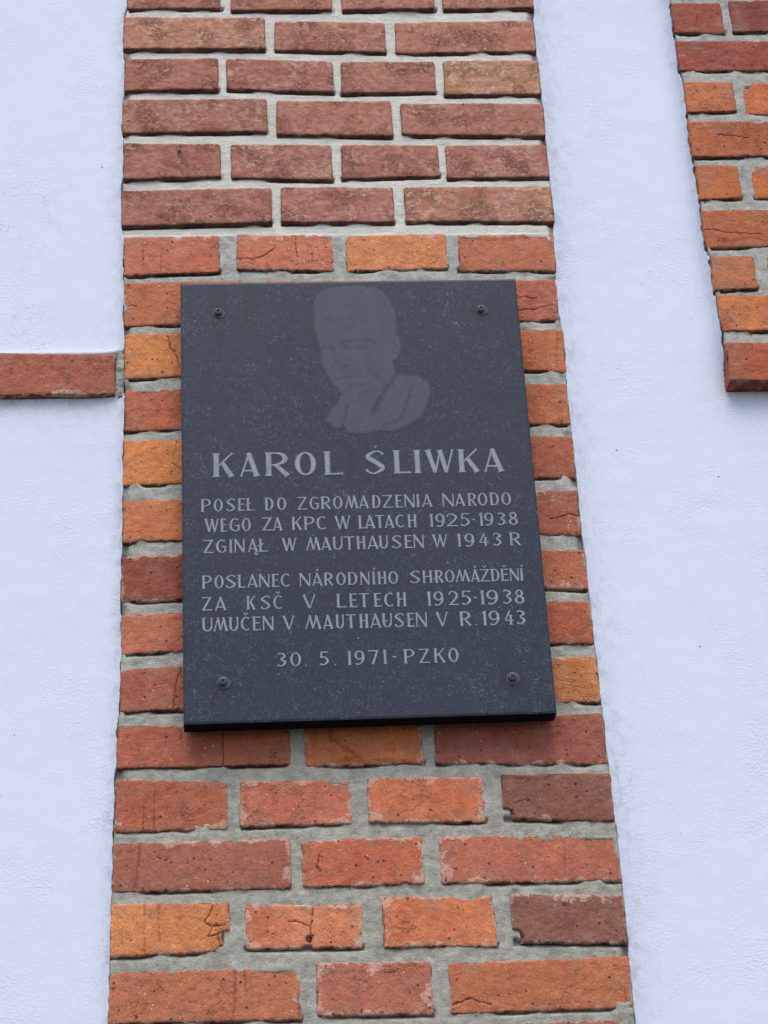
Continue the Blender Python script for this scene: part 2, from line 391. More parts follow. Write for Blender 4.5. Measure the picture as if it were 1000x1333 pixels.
# ------------------------------------------------------------------ tables (metres on the wall)
PILLAR_BRICKS = [
    ('new', -0.1539, -0.0162, 3.6941, 3.6946, 3.6288, 3.6285, (148, 88, 78), 0.5),
    ('new', -0.0014, 0.1499, 3.6947, 3.6953, 3.6255, 3.6252, (148, 88, 78), 0.5),
    ('new', 0.1637, 0.3034, 3.6953, 3.6943, 3.6273, 3.6255, (148, 88, 78), 0.5),
    ('new', 0.315, 0.4522, 3.6944, 3.6949, 3.6306, 3.6273, (148, 88, 78), 0.5),
    ('new', -0.1586, 0.0486, 3.6132, 3.6121, 3.5514, 3.5513, (156, 98, 80), 0.8),
    ('new', 0.0621, 0.2268, 3.6071, 3.6037, 3.5464, 3.5507, (148, 88, 78), 0.5),
    ('new', 0.2414, 0.4499, 3.6037, 3.6085, 3.5487, 3.5443, (152, 92, 78), 0.6),
    ('new', -0.1571, -0.021, 3.5356, 3.5356, 3.4763, 3.4751, (142, 82, 74), 0.3),
    ('new', -0.0087, 0.147, 3.5349, 3.5285, 3.4726, 3.4784, (146, 84, 76), 0.7),
    ('new', 0.1579, 0.2965, 3.5285, 3.5299, 3.4731, 3.4705, (148, 88, 78), 0.5),
    ('new', 0.309, 0.4508, 3.5314, 3.5321, 3.4687, 3.4675, (158, 104, 80), 1),
    ('new', -0.159, 0.049, 3.4598, 3.4595, 3.4014, 3.4, (144, 86, 76), 0.6),
    ('new', 0.0622, 0.2294, 3.4574, 3.4564, 3.3927, 3.3959, (150, 90, 80), 0.4),
    ('new', 0.242, 0.4515, 3.4522, 3.4518, 3.392, 3.3954, (148, 88, 78), 0.5),
    ('new', -0.1563, -0.0186, 3.3817, 3.3812, 3.3219, 3.3173, (138, 80, 72), 0.35),
    ('new', -0.0038, 0.14, 3.3811, 3.3793, 3.3158, 3.3205, (144, 86, 78), 0.6),
    ('new', 0.1532, 0.2934, 3.3786, 3.3781, 3.3231, 3.3184, (146, 86, 78), 0.5),
    ('new', 0.303, 0.4504, 3.378, 3.3775, 3.3197, 3.3184, (146, 88, 80), 0.8),
    ('new', -0.1581, 0.0523, 3.2994, 3.3023, 3.2424, 3.2378, (138, 80, 72), 0.4),
    ('new', 0.0654, 0.2248, 3.3049, 3.3047, 3.2426, 3.243, (144, 84, 78), 0.6),
    ('new', 0.2401, 0.4513, 3.3033, 3.3049, 3.2424, 3.2438, (152, 96, 80), 0.9),
    ('old', -0.1539, -0.0217, 3.2192, 3.2221, 3.1599, 3.1542, (185, 105, 78), 0.3),
    ('old', 0.0023, 0.1373, 3.2239, 3.2236, 3.1601, 3.1635, (188, 108, 80), 0.4),
    ('old', 0.1532, 0.2956, 3.2196, 3.2238, 3.1644, 3.1604, (208, 128, 84), 0.4),
    ('old', 0.3107, 0.4476, 3.221, 3.224, 3.158, 3.1591, (178, 98, 75), 0.3),
    ('old', -0.153, 0.0238, 3.146, 3.1463, 3.0788, 3.0732, (180, 98, 72), 0.2),
    ('old', 0.0396, 0.2669, 3.1462, 3.1442, 3.0751, 3.0774, (180, 98, 72), 0.2),
    ('old', 0.2797, 0.4441, 3.144, 3.1445, 3.077, 3.0774, (180, 100, 76), 0.3),
    ('old', -0.1515, -0.0087, 3.0616, 3.0643, 2.9962, 2.9896, (200, 122, 72), 0.1),
    ('old', 0.0069, 0.1681, 3.0654, 3.0637, 2.9929, 2.9948, (180, 98, 72), 0.2),
    ('old', 0.1839, 0.3044, 3.0635, 3.0622, 2.9948, 2.9963, (180, 98, 72), 0.2),
    ('old', 0.3194, 0.4472, 3.0633, 3.0635, 2.9931, 3.0031, (184, 105, 70), 0.2),
    ('old', -0.15, 0.021, 2.9764, 2.9778, 2.9127, 2.9093, (175, 88, 66), 0.2),
    ('old', 0.0364, 0.2576, 2.9788, 2.9772, 2.9106, 2.9125, (180, 98, 72), 0.2),
    ('old', 0.2702, 0.4453, 2.9771, 2.9767, 2.912, 2.9139, (178, 96, 66), 0.3),
    ('old', -0.1514, -0.0106, 2.8969, 2.8968, 2.8312, 2.8289, (206, 125, 74), 0.1),
    ('old', 0.0046, 0.1615, 2.8978, 2.8966, 2.8296, 2.8321, (180, 98, 72), 0.2),
    ('old', 0.1768, 0.294, 2.8976, 2.8971, 2.8298, 2.8305, (180, 98, 72), 0.2),
    ('old', 0.3086, 0.4462, 2.8992, 2.8948, 2.8308, 2.833, (165, 84, 64), 0.3),
    ('old', -0.151, 0.0182, 2.8075, 2.8125, 2.7498, 2.7451, (190, 110, 72), 0.1),
    ('old', 0.0333, 0.2483, 2.8112, 2.811, 2.7457, 2.7484, (180, 98, 72), 0.2),
    ('old', 0.2607, 0.4457, 2.8131, 2.8123, 2.7455, 2.7499, (162, 88, 70), 0.4),
    ('old', -0.1514, -0.0125, 2.726, 2.7315, 2.6652, 2.6615, (140, 68, 56), 0.5),
    ('old', 0.0023, 0.1547, 2.7313, 2.7296, 2.6619, 2.6649, (180, 98, 72), 0.2),
    ('old', 0.1696, 0.2835, 2.7293, 2.7283, 2.6636, 2.6648, (180, 98, 72), 0.2),
    ('old', 0.2979, 0.4476, 2.728, 2.7259, 2.667, 2.6742, (172, 90, 66), 0.5),
    ('old', -0.1501, 0.0156, 2.6444, 2.6495, 2.5954, 2.5896, (187, 107, 79), 0.4),
    ('old', 0.0303, 0.2396, 2.6514, 2.6504, 2.5907, 2.5951, (180, 98, 72), 0.2),
    ('old', 0.2517, 0.4475, 2.6523, 2.6516, 2.5901, 2.5978, (170, 86, 64), 0.3),
    ('old', -0.151, -0.0143, 2.5693, 2.5751, 2.5143, 2.5114, (166, 88, 72), 0.1),
    ('old', 0.0001, 0.1485, 2.5748, 2.5736, 2.5126, 2.515, (180, 98, 72), 0.2),
    ('old', 0.163, 0.2739, 2.5733, 2.573, 2.5127, 2.5143, (180, 98, 72), 0.2),
    ('old', 0.2876, 0.4494, 2.5737, 2.5733, 2.5118, 2.5134, (192, 118, 72), 0.4),
    ('old', -0.1538, 0.0601, 2.4948, 2.4932, 2.4384, 2.4373, (166, 84, 66), 0.1),
    ('old', 0.0753, 0.2217, 2.4938, 2.4934, 2.4353, 2.4355, (186, 104, 62), 0.5),
    ('old', 0.2367, 0.45, 2.494, 2.4982, 2.4296, 2.4349, (152, 78, 68), 0.35),
    ('old', -0.1556, -0.0194, 2.4249, 2.4201, 2.3576, 2.3584, (172, 88, 67), 0.35),
    ('old', -0.0049, 0.1324, 2.42, 2.4193, 2.3613, 2.3602, (188, 104, 80), 0.8),
    ('old', 0.1503, 0.2939, 2.42, 2.4182, 2.359, 2.3604, (198, 112, 78), 0.8),
    ('old', 0.3154, 0.4512, 2.4194, 2.419, 2.3542, 2.3615, (131, 76, 66), 0.3),
    ('old', -0.1572, 0.0554, 2.3451, 2.344, 2.2818, 2.2836, (160, 88, 73), 0.5),
    ('old', 0.0679, 0.2158, 2.3418, 2.345, 2.2833, 2.2828, (182, 92, 68), 0.6),
    ('old', 0.2346, 0.4529, 2.3444, 2.3422, 2.2808, 2.2828, (174, 93, 74), 0.8),
    ('old', -0.1584, -0.0187, 2.2701, 2.2677, 2.2089, 2.2054, (206, 125, 78), 0.4),
    ('old', -0.0015, 0.1379, 2.2655, 2.2614, 2.2083, 2.2107, (202, 120, 84), 0.7),
    ('old', 0.1622, 0.2969, 2.2692, 2.2671, 2.2054, 2.2076, (197, 112, 74), 0.7),
    ('old', 0.3153, 0.4526, 2.2684, 2.2644, 2.2035, 2.2085, (133, 79, 69), 0.4),
    ('old', -0.1588, 0.0635, 2.1892, 2.1904, 2.1258, 2.1277, (178, 98, 72), 0.4),
    ('old', 0.0812, 0.2174, 2.1917, 2.1911, 2.1271, 2.1288, (174, 96, 78), 0.8),
    ('old', 0.2364, 0.4516, 2.1878, 2.1899, 2.1277, 2.1269, (180, 98, 70), 0.3),
]
PANEL_BRICKS = [
    ('old', 0.6566, 0.7335, 3.6311, 3.6313, 3.5708, 3.5722, (150, 72, 58), 0.2),
    ('old', 0.7455, 0.9026, 3.6358, 3.6362, 3.5739, 3.5737, (130, 62, 55), 0.1),
    ('old', 0.6574, 0.8916, 3.5595, 3.5597, 3.502, 3.5014, (146, 68, 58), 0.15),
    ('old', 0.6596, 0.7342, 3.4829, 3.4828, 3.4264, 3.4237, (182, 98, 66), 0.1),
    ('old', 0.7448, 0.8856, 3.4807, 3.4805, 3.4204, 3.4207, (190, 104, 66), 0.2),
    ('old', 0.6582, 0.8802, 3.4084, 3.4078, 3.3456, 3.3437, (172, 90, 62), 0.1),
    ('old', 0.6595, 0.7224, 3.3315, 3.3312, 3.2725, 3.2683, (178, 94, 60), 0.1),
    ('old', 0.7394, 0.8748, 3.3318, 3.3312, 3.2716, 3.2724, (190, 106, 60), 0.2),
    ('old', 0.6595, 0.8679, 3.2515, 3.2529, 3.1918, 3.1868, (176, 92, 62), 0.1),
    ('old', 0.6627, 0.7252, 3.1738, 3.1733, 3.1185, 3.1156, (180, 98, 66), 0.2),
    ('old', 0.7433, 0.8623, 3.1731, 3.1722, 3.1169, 3.118, (180, 98, 66), 0.2),
    ('old', 0.6652, 0.8577, 3.1104, 3.1086, 3.0488, 3.0491, (190, 110, 68), 0.15),
    ('old', 0.6667, 0.8563, 3.0309, 3.0313, 2.9675, 2.9698, (166, 82, 60), 0.2),
]
BAND_BRICKS = [
    ('old', -0.4268, -0.1623, 3.0337, 3.0288, 2.9659, 2.9658, (162, 86, 70), 0.35),
]
TEXT = [
    [('K', -0.0339, 0.0291, 2.8199, 0.035), ('A', 0.0005, 0.0274, 2.8201, 0.0349), ('R', 0.0339, 0.0327, 2.8204, 0.0348), ('O', 0.0726, 0.0281, 2.8206, 0.0347), ('L', 0.11, 0.0251, 2.8208, 0.0347), ('Ś', 0.1638, 0.027, 2.8212, 0.0345), ('L', 0.2004, 0.0228, 2.8214, 0.0345), ('I', 0.2273, 0.0101, 2.8214, 0.0345), ('W', 0.243, 0.0385, 2.8219, 0.0342), ('K', 0.2851, 0.0289, 2.822, 0.0342), ('A', 0.3177, 0.0283, 2.8223, 0.0341)],
    [('P', -0.0488, 0.0129, 2.7697, 0.0184), ('O', -0.0324, 0.0117, 2.7698, 0.0184), ('S', -0.0164, 0.0118, 2.7699, 0.0184), ('E', -0.0018, 0.0094, 2.77, 0.0184), ('Ł', 0.0071, 0.0123, 2.7702, 0.0184), ('D', 0.0328, 0.0113, 2.7704, 0.0184), ('O', 0.0484, 0.0123, 2.7705, 0.0184), ('Z', 0.0743, 0.013, 2.7707, 0.0184), ('G', 0.0902, 0.0125, 2.7708, 0.0184), ('R', 0.1048, 0.0131, 2.771, 0.0184), ('O', 0.1203, 0.0125, 2.7711, 0.0184), ('M', 0.1352, 0.018, 2.7713, 0.0184), ('A', 0.1532, 0.0138, 2.7714, 0.0184), ('D', 0.1705, 0.0114, 2.7715, 0.0185), ('Z', 0.1839, 0.0135, 2.7716, 0.0184), ('E', 0.2004, 0.0095, 2.7717, 0.0185), ('N', 0.2123, 0.0136, 2.7719, 0.0185), ('I', 0.2283, 0.0036, 2.7719, 0.0185), ('A', 0.2348, 0.0143, 2.7721, 0.0185), ('N', 0.2617, 0.015, 2.7723, 0.0185), ('A', 0.2773, 0.0143, 2.7724, 0.0185), ('R', 0.2945, 0.0119, 2.7725, 0.0185), ('O', 0.3076, 0.0127, 2.7727, 0.0185), ('D', 0.3231, 0.0123, 2.7728, 0.0185), ('O', 0.3383, 0.0128, 2.7729, 0.0185)],
    [('W', -0.0443, 0.0187, 2.7406, 0.0191), ('E', -0.0244, 0.0077, 2.7406, 0.0192), ('G', -0.0127, 0.0136, 2.7408, 0.0191), ('O', 0.003, 0.0117, 2.7409, 0.0191), ('Z', 0.0288, 0.0131, 2.7412, 0.0191), ('A', 0.0419, 0.0134, 2.7413, 0.019), ('K', 0.0665, 0.0134, 2.7415, 0.019), ('P', 0.0823, 0.0137, 2.7416, 0.019), ('C', 0.0983, 0.0134, 2.7418, 0.0189), ('W', 0.1216, 0.0208, 2.7421, 0.0188), ('L', 0.1518, 0.012, 2.7422, 0.0189), ('A', 0.1598, 0.0142, 2.7423, 0.0188), ('T', 0.1737, 0.0118, 2.7424, 0.0188), ('A', 0.1851, 0.0132, 2.7426, 0.0188), ('C', 0.1995, 0.0126, 2.7427, 0.0188), ('H', 0.2149, 0.0123, 2.7428, 0.0188), ('1', 0.2434, 0.0047, 2.743, 0.0188), ('9', 0.251, 0.0121, 2.7431, 0.0187), ('2', 0.2646, 0.0151, 2.7433, 0.0187), ('5', 0.2831, 0.0126, 2.7434, 0.0186), ('-', 0.2981, 0.0041, 2.7434, 0.0187), ('1', 0.3076, 0.0048, 2.7435, 0.0187), ('9', 0.3141, 0.0119, 2.7437, 0.0186), ('3', 0.3307, 0.0114, 2.7438, 0.0186), ('8', 0.3458, 0.0119, 2.744, 0.0186)],
    [('Z', -0.0461, 0.0128, 2.7108, 0.0187), ('G', -0.03, 0.0135, 2.711, 0.0187), ('I', -0.0136, 0.0045, 2.711, 0.0187), ('N', -0.0068, 0.013, 2.7112, 0.0187), ('Ą', 0.0097, 0.0138, 2.7114, 0.0186), ('Ł', 0.0219, 0.014, 2.7115, 0.0186), ('W', 0.0534, 0.0192, 2.7119, 0.0186), ('M', 0.0838, 0.0191, 2.7122, 0.0186), ('A', 0.1029, 0.0137, 2.7123, 0.0186), ('U', 0.1178, 0.0134, 2.7125, 0.0186), ('T', 0.1326, 0.0134, 2.7126, 0.0186), ('H', 0.1483, 0.012, 2.7128, 0.0186), ('A', 0.1616, 0.0153, 2.7129, 0.0186), ('U', 0.1769, 0.0121, 2.713, 0.0186), ('S', 0.1934, 0.0129, 2.7132, 0.0186), ('E', 0.2094, 0.0104, 2.7133, 0.0186), ('N', 0.2212, 0.0135, 2.7135, 0.0186), ('W', 0.2453, 0.0201, 2.7138, 0.0185), ('1', 0.2776, 0.0043, 2.7139, 0.0187), ('9', 0.2867, 0.0125, 2.7141, 0.0186), ('4', 0.3056, 0.0118, 2.7143, 0.0186), ('3', 0.3227, 0.012, 2.7145, 0.0186), ('R', 0.3448, 0.0147, 2.7147, 0.0185)],
    [('P', -0.0481, 0.0125, 2.6612, 0.0184), ('O', -0.0324, 0.0117, 2.6613, 0.0184), ('S', -0.0183, 0.0131, 2.6615, 0.0183), ('L', -0.0032, 0.0099, 2.6616, 0.0183), ('A', 0.0081, 0.0145, 2.6617, 0.0182), ('N', 0.0236, 0.0133, 2.6619, 0.0182), ('E', 0.0394, 0.0093, 2.6619, 0.0182), ('C', 0.0507, 0.0129, 2.6621, 0.0181), ('N', 0.0746, 0.0138, 2.6623, 0.018), ('Á', 0.0898, 0.0142, 2.6625, 0.018), ('R', 0.1052, 0.0121, 2.6626, 0.0179), ('O', 0.1207, 0.0123, 2.6627, 0.0179), ('D', 0.1353, 0.0123, 2.6629, 0.0178), ('N', 0.1512, 0.0118, 2.663, 0.0178), ('Í', 0.1663, 0.0039, 2.663, 0.0178), ('H', 0.1731, 0.0115, 2.6632, 0.0177), ('O', 0.1867, 0.0126, 2.6633, 0.0177), ('S', 0.2142, 0.0131, 2.6636, 0.0176), ('H', 0.23, 0.0127, 2.6637, 0.0175), ('R', 0.2458, 0.0111, 2.6638, 0.0175), ('O', 0.2585, 0.0124, 2.664, 0.0175), ('M', 0.2716, 0.019, 2.6642, 0.0173), ('Á', 0.2912, 0.0122, 2.6643, 0.0173), ('Ž', 0.3034, 0.0122, 2.6644, 0.0173), ('D', 0.3171, 0.0112, 2.6645, 0.0173), ('Ě', 0.3298, 0.0103, 2.6646, 0.0172), ('N', 0.3415, 0.0114, 2.6647, 0.0172), ('Í', 0.3549, 0.0033, 2.6647, 0.0172)],
    [('Z', -0.0483, 0.0124, 2.6309, 0.0186), ('A', -0.0326, 0.0154, 2.631, 0.0186), ('K', 0.0072, 0.0116, 2.6312, 0.0188), ('S', 0.0251, 0.0125, 2.6312, 0.0188), ('Č', 0.0408, 0.0125, 2.6313, 0.0189), ('V', 0.0775, 0.017, 2.6315, 0.019), ('L', 0.12, 0.012, 2.6317, 0.0192), ('E', 0.1359, 0.0105, 2.6317, 0.0192), ('T', 0.1486, 0.0125, 2.6318, 0.0193), ('E', 0.1669, 0.0097, 2.6318, 0.0193), ('C', 0.18, 0.013, 2.6319, 0.0194), ('H', 0.1957, 0.0126, 2.632, 0.0194), ('1', 0.2344, 0.0044, 2.6321, 0.0196), ('9', 0.2423, 0.0128, 2.6322, 0.0196), ('2', 0.2611, 0.0131, 2.6323, 0.0196), ('5', 0.2774, 0.013, 2.6323, 0.0197), ('-', 0.2934, 0.0045, 2.6323, 0.0198), ('1', 0.3017, 0.0049, 2.6324, 0.0198), ('9', 0.3095, 0.0146, 2.6325, 0.0198), ('3', 0.33, 0.0117, 2.6326, 0.0199), ('8', 0.3452, 0.0124, 2.6326, 0.0199)],
    [('U', -0.0484, 0.0136, 2.6024, 0.0189), ('M', -0.0344, 0.0185, 2.6025, 0.0189), ('U', -0.0151, 0.0124, 2.6025, 0.019), ('Č', -0.0002, 0.0124, 2.6026, 0.019), ('E', 0.0142, 0.0104, 2.6026, 0.0191), ('N', 0.027, 0.0136, 2.6027, 0.0191), ('V', 0.0519, 0.0154, 2.6028, 0.0191), ('M', 0.0792, 0.0211, 2.603, 0.0191), ('A', 0.1016, 0.0137, 2.603, 0.0192), ('U', 0.1177, 0.0113, 2.603, 0.0193), ('T', 0.1315, 0.0116, 2.6031, 0.0193), ('H', 0.1475, 0.0117, 2.6032, 0.0193), ('A', 0.1605, 0.0151, 2.6033, 0.0193), ('U', 0.1761, 0.013, 2.6033, 0.0194), ('S', 0.1917, 0.0125, 2.6034, 0.0194), ('E', 0.2073, 0.0096, 2.6034, 0.0195), ('N', 0.2185, 0.0141, 2.6035, 0.0195), ('V', 0.2437, 0.0161, 2.6036, 0.0195), ('R', 0.2737, 0.0149, 2.6037, 0.0196), ('.', 0.2933, 0.0018, 2.6037, 0.0197), ('1', 0.3024, 0.0052, 2.6037, 0.0197), ('9', 0.3103, 0.0136, 2.6039, 0.0197), ('4', 0.3307, 0.0109, 2.6039, 0.0197), ('3', 0.3451, 0.0118, 2.604, 0.0197)],
    [('3', 0.0433, 0.0123, 2.5533, 0.0186), ('0', 0.06, 0.0136, 2.5534, 0.0187), ('.', 0.0778, 0.0025, 2.5534, 0.0188), ('5', 0.0963, 0.0119, 2.5536, 0.0188), ('.', 0.1144, 0.0025, 2.5535, 0.019), ('1', 0.1314, 0.0036, 2.5536, 0.019), ('9', 0.1396, 0.0124, 2.5538, 0.019), ('7', 0.1569, 0.013, 2.5539, 0.019), ('1', 0.175, 0.0045, 2.5539, 0.0192), ('-', 0.1867, 0.0051, 2.5539, 0.0192), ('P', 0.2008, 0.0138, 2.5541, 0.0192), ('Z', 0.2198, 0.0135, 2.5542, 0.0193), ('K', 0.2383, 0.0147, 2.5543, 0.0193), ('O', 0.2564, 0.0129, 2.5544, 0.0194)],
]
PORTRAIT = [(0.1024, 3.0855), (0.1078, 3.1019), (0.12, 3.1112), (0.136, 3.1146), (0.1698, 3.1155), (0.1896, 3.1129), (0.2031, 3.1033), (0.2123, 3.0868), (0.2176, 3.0726), (0.2188, 3.0563), (0.2161, 3.0343), (0.2216, 3.0331), (0.2235, 3.0238), (0.2212, 3.0055), (0.2159, 2.9964), (0.2106, 2.9896), (0.213, 2.9782), (0.2206, 2.9732), (0.2419, 2.9711), (0.2569, 2.9596), (0.259, 2.9461), (0.2529, 2.9238), (0.2442, 2.9061), (0.2242, 2.8909), (0.2026, 2.8824), (0.1873, 2.8837), (0.1661, 2.8796), (0.1413, 2.8811), (0.1378, 2.8899), (0.1262, 2.8879), (0.1113, 2.9013), (0.1216, 2.9233), (0.1316, 2.9321), (0.1339, 2.9432), (0.1228, 2.959), (0.1155, 2.9726), (0.1102, 2.9885), (0.1098, 3.0068), (0.1054, 3.0228), (0.1014, 3.0529)]
PORTRAIT_LINES = [([(0.1377, 3.0229), (0.1525, 3.0246)], 0.003325, 0.7), ([(0.1594, 3.0264), (0.1779, 3.0243), (0.1837, 3.0208)], 0.003325, 0.65), ([(0.1394, 3.0156), (0.1471, 3.0137)], 0.004275, 0.7), ([(0.1619, 3.0158), (0.1716, 3.0141)], 0.004275, 0.6), ([(0.116, 3.0158), (0.1237, 3.013), (0.1286, 3.0134)], 0.0038000000000000004, 0.6), ([(0.1219, 3.0192), (0.1296, 3.0157)], 0.0023750000000000004, 0.6), ([(0.1301, 3.0111), (0.13, 2.9974), (0.1316, 2.9883)], 0.0020900000000000003, 0.35), ([(0.1323, 2.981), (0.1412, 2.9832), (0.149, 2.9863)], 0.0024700000000000004, 0.6), ([(0.1289, 2.9657), (0.1406, 2.9678), (0.1464, 2.9673)], 0.00228, 0.6), ([(0.1503, 2.9677), (0.162, 2.9694), (0.1697, 2.9675)], 0.0024700000000000004, 0.65), ([(0.1409, 2.9757), (0.1604, 2.9766)], 0.004750000000000001, 0.25), ([(0.1779, 2.9764), (0.1881, 2.965), (0.1983, 2.9558)], 0.00665, 0.35), ([(0.1768, 2.9969), (0.1877, 2.9785)], 0.009500000000000001, 0.18), ([(0.1157, 2.9772), (0.1239, 2.9613)], 0.0038000000000000004, 0.25), ([(0.2174, 2.9873), (0.2118, 2.9737), (0.2043, 2.958), (0.196, 2.948), (0.1856, 2.9313), (0.1772, 2.9148)], 0.0034200000000000003, 0.85), ([(0.1897, 2.9358), (0.1781, 2.9136)], 0.00665, 0.55), ([(0.2312, 2.952), (0.2252, 2.9308), (0.2164, 2.9087), (0.2063, 2.8989), (0.1897, 2.8936)], 0.00228, 0.65), ([(0.1448, 2.9252), (0.1413, 2.9075), (0.1359, 2.8921)], 0.00266, 0.65), ([(0.2094, 3.0263), (0.2139, 3.017), (0.2104, 3.0056)], 0.00285, 0.35), ([(0.2194, 3.0285), (0.2208, 3.017), (0.2162, 3.0033)], 0.00152, 0.3), ([(0.1608, 2.9395), (0.1707, 2.945), (0.1825, 2.9482)], 0.0038000000000000004, 0.45), ([(0.1498, 2.9553), (0.1653, 2.9558)], 0.004275, 0.35), ([(0.1054, 3.0217), (0.1091, 3.0136)], 0.00285, 0.5), ([(0.1645, 3.0802), (0.1678, 3.0638), (0.1594, 3.0523)], 0.0114, 0.12), ([(0.1242, 3.0573), (0.1356, 3.0479), (0.1532, 3.0454)], 0.00665, 0.22), ([(0.1211, 3.0853), (0.1161, 3.0504)], 0.007600000000000001, 0.12), ([(0.1967, 3.0916), (0.203, 3.0565), (0.1997, 3.0287)], 0.00855, 0.15), ([(0.1981, 2.9513), (0.2171, 2.9421)], 0.00285, 0.2), ([(0.1636, 2.9138), (0.1572, 2.8985)], 0.007600000000000001, 0.15)]
SCREWS = [(-0.0242, 3.071), (0.3312, 3.0724), (-0.0233, 2.5344), (0.3343, 2.5325)]
PLAQUE = [(-0.0746, 3.1183), (0.3822, 3.1217), (0.3859, 2.4844), (-0.0713, 2.4801)]

CRACKS = [([(0.0027, 3.1821), (0.025, 3.1806), (0.0411, 3.1882), (0.0541, 3.2009)], 0.0011), ([(0.0834, 3.2188), (0.0842, 3.2058), (0.0857, 3.184)], 0.0009), ([(-0.0924, 3.0579), (-0.0893, 3.0395), (-0.0789, 3.0224), (-0.0769, 3.0115)], 0.0014), ([(-0.0751, 2.5692), (-0.0818, 2.5487), (-0.0846, 2.5159)], 0.0009), ([(0.0806, 2.2618), (0.0782, 2.2414), (0.0758, 2.2212), (0.0773, 2.2101)], 0.0013), ([(0.0762, 2.2359), (0.0655, 2.2418), (0.0511, 2.2431)], 0.001), ([(-0.0374, 2.2634), (-0.0429, 2.2524), (-0.0484, 2.2452), (-0.0394, 2.2393), (-0.0249, 2.2417)], 0.0011), ([(-0.0394, 2.2393), (-0.0449, 2.2266), (-0.0341, 2.23), (-0.0232, 2.2352)], 0.0011), ([(-0.0341, 2.23), (-0.0288, 2.2151)], 0.0012), ([(-0.0243, 2.4881), (-0.0248, 2.436)], 0.0009), ([(0.3867, 3.1139), (0.4008, 3.1163), (0.4165, 3.1124)], 0.001), ([(0.3852, 3.0938), (0.4153, 3.0973)], 0.0012), ([(0.4054, 2.7698), (0.4178, 2.7719), (0.4304, 2.7773), (0.4433, 2.7737)], 0.0011), ([(-0.1519, 3.1029), (-0.1436, 3.1078), (-0.1353, 3.1077)], 0.0012), ([(0.0889, 2.324), (0.0866, 2.3088), (0.0901, 2.302)], 0.0011), ([(-0.0739, 2.8516), (-0.086, 2.861)], 0.0008), ([(0.1451, 2.3195), (0.1486, 2.3147)], 0.0006), ([(-0.1036, 2.3264), (-0.0991, 2.3234)], 0.0006), ([(0.4154, 3.0985), (0.4394, 3.1033)], 0.0006), ([(0.3157, 2.2158), (0.3187, 2.2074)], 0.001), ([(0.3492, 2.3869), (0.3281, 2.3825)], 0.0005), ([(0.2668, 3.0135), (0.2609, 3.0014)], 0.0005), ([(0.2379, 2.1381), (0.2581, 2.1446), (0.2846, 2.1366)], 0.0013), ([(0.179, 2.1814), (0.1608, 2.1766)], 0.0005), ([(0.6583, 3.2181), (0.6747, 3.218), (0.6906, 3.2126), (0.7399, 3.211)], 0.001), ([(0.7446, 3.3777), (0.7002, 3.3834)], 0.0012), ([(0.6905, 3.5825), (0.6955, 3.606)], 0.0008)]
DRIPS = [([(-0.1238, 2.3432), (-0.1264, 2.3176), (-0.1306, 2.2894)], 0.0024), ([(-0.1083, 2.3485), (-0.1083, 2.3409)], 0.0016), ([(-0.1178, 2.2676), (-0.1183, 2.2124)], 0.0015), ([(-0.1016, 2.2671), (-0.1014, 2.2265)], 0.0022), ([(-0.1445, 2.2434), (-0.1442, 2.2177)], 0.001), ([(-0.1206, 2.3991), (-0.1203, 2.3604)], 0.0016), ([(-0.1077, 2.4086), (-0.1075, 2.3619)], 0.0015), ([(-0.0139, 2.1874), (-0.0133, 2.1621), (-0.0155, 2.131)], 0.0026), ([(-0.0023, 2.187), (-0.0, 2.1572)], 0.0018), ([(-0.1277, 3.2049), (-0.1274, 3.1666)], 0.0014), ([(-0.0752, 2.4934), (-0.0752, 2.4752)], 0.002), ([(-0.0827, 2.4915), (-0.1091, 2.4901)], 0.001), ([(0.434, 3.0017), (0.4388, 3.0583)], 0.0012), ([(0.1083, 2.487), (0.1077, 2.4708), (0.1447, 2.4468), (0.1161, 2.4405), (0.1728, 2.4411), (0.2105, 2.4381)], 0.004), ([(0.2078, 2.3857), (0.219, 2.3854)], 0.001), ([(0.3162, 3.2171), (0.3592, 3.2116), (0.414, 3.2164)], 0.003), ([(-0.1022, 3.1919), (-0.1021, 3.1588)], 0.0012), ([(0.3867, 2.3273), (0.3829, 2.2833)], 0.0015), ([(0.1235, 2.2606), (0.123, 2.2494)], 0.001), ([(0.3034, 2.4079), (0.3229, 2.4153), (0.3607, 2.4124), (0.38, 2.4159)], 0.004), ([(0.1626, 2.2576), (0.1626, 2.2158)], 0.003), ([(0.0597, 2.1598), (0.0616, 2.1312)], 0.003), ([(0.6782, 3.201), (0.6999, 3.1995), (0.7227, 3.2059), (0.7493, 3.1991)], 0.003)]
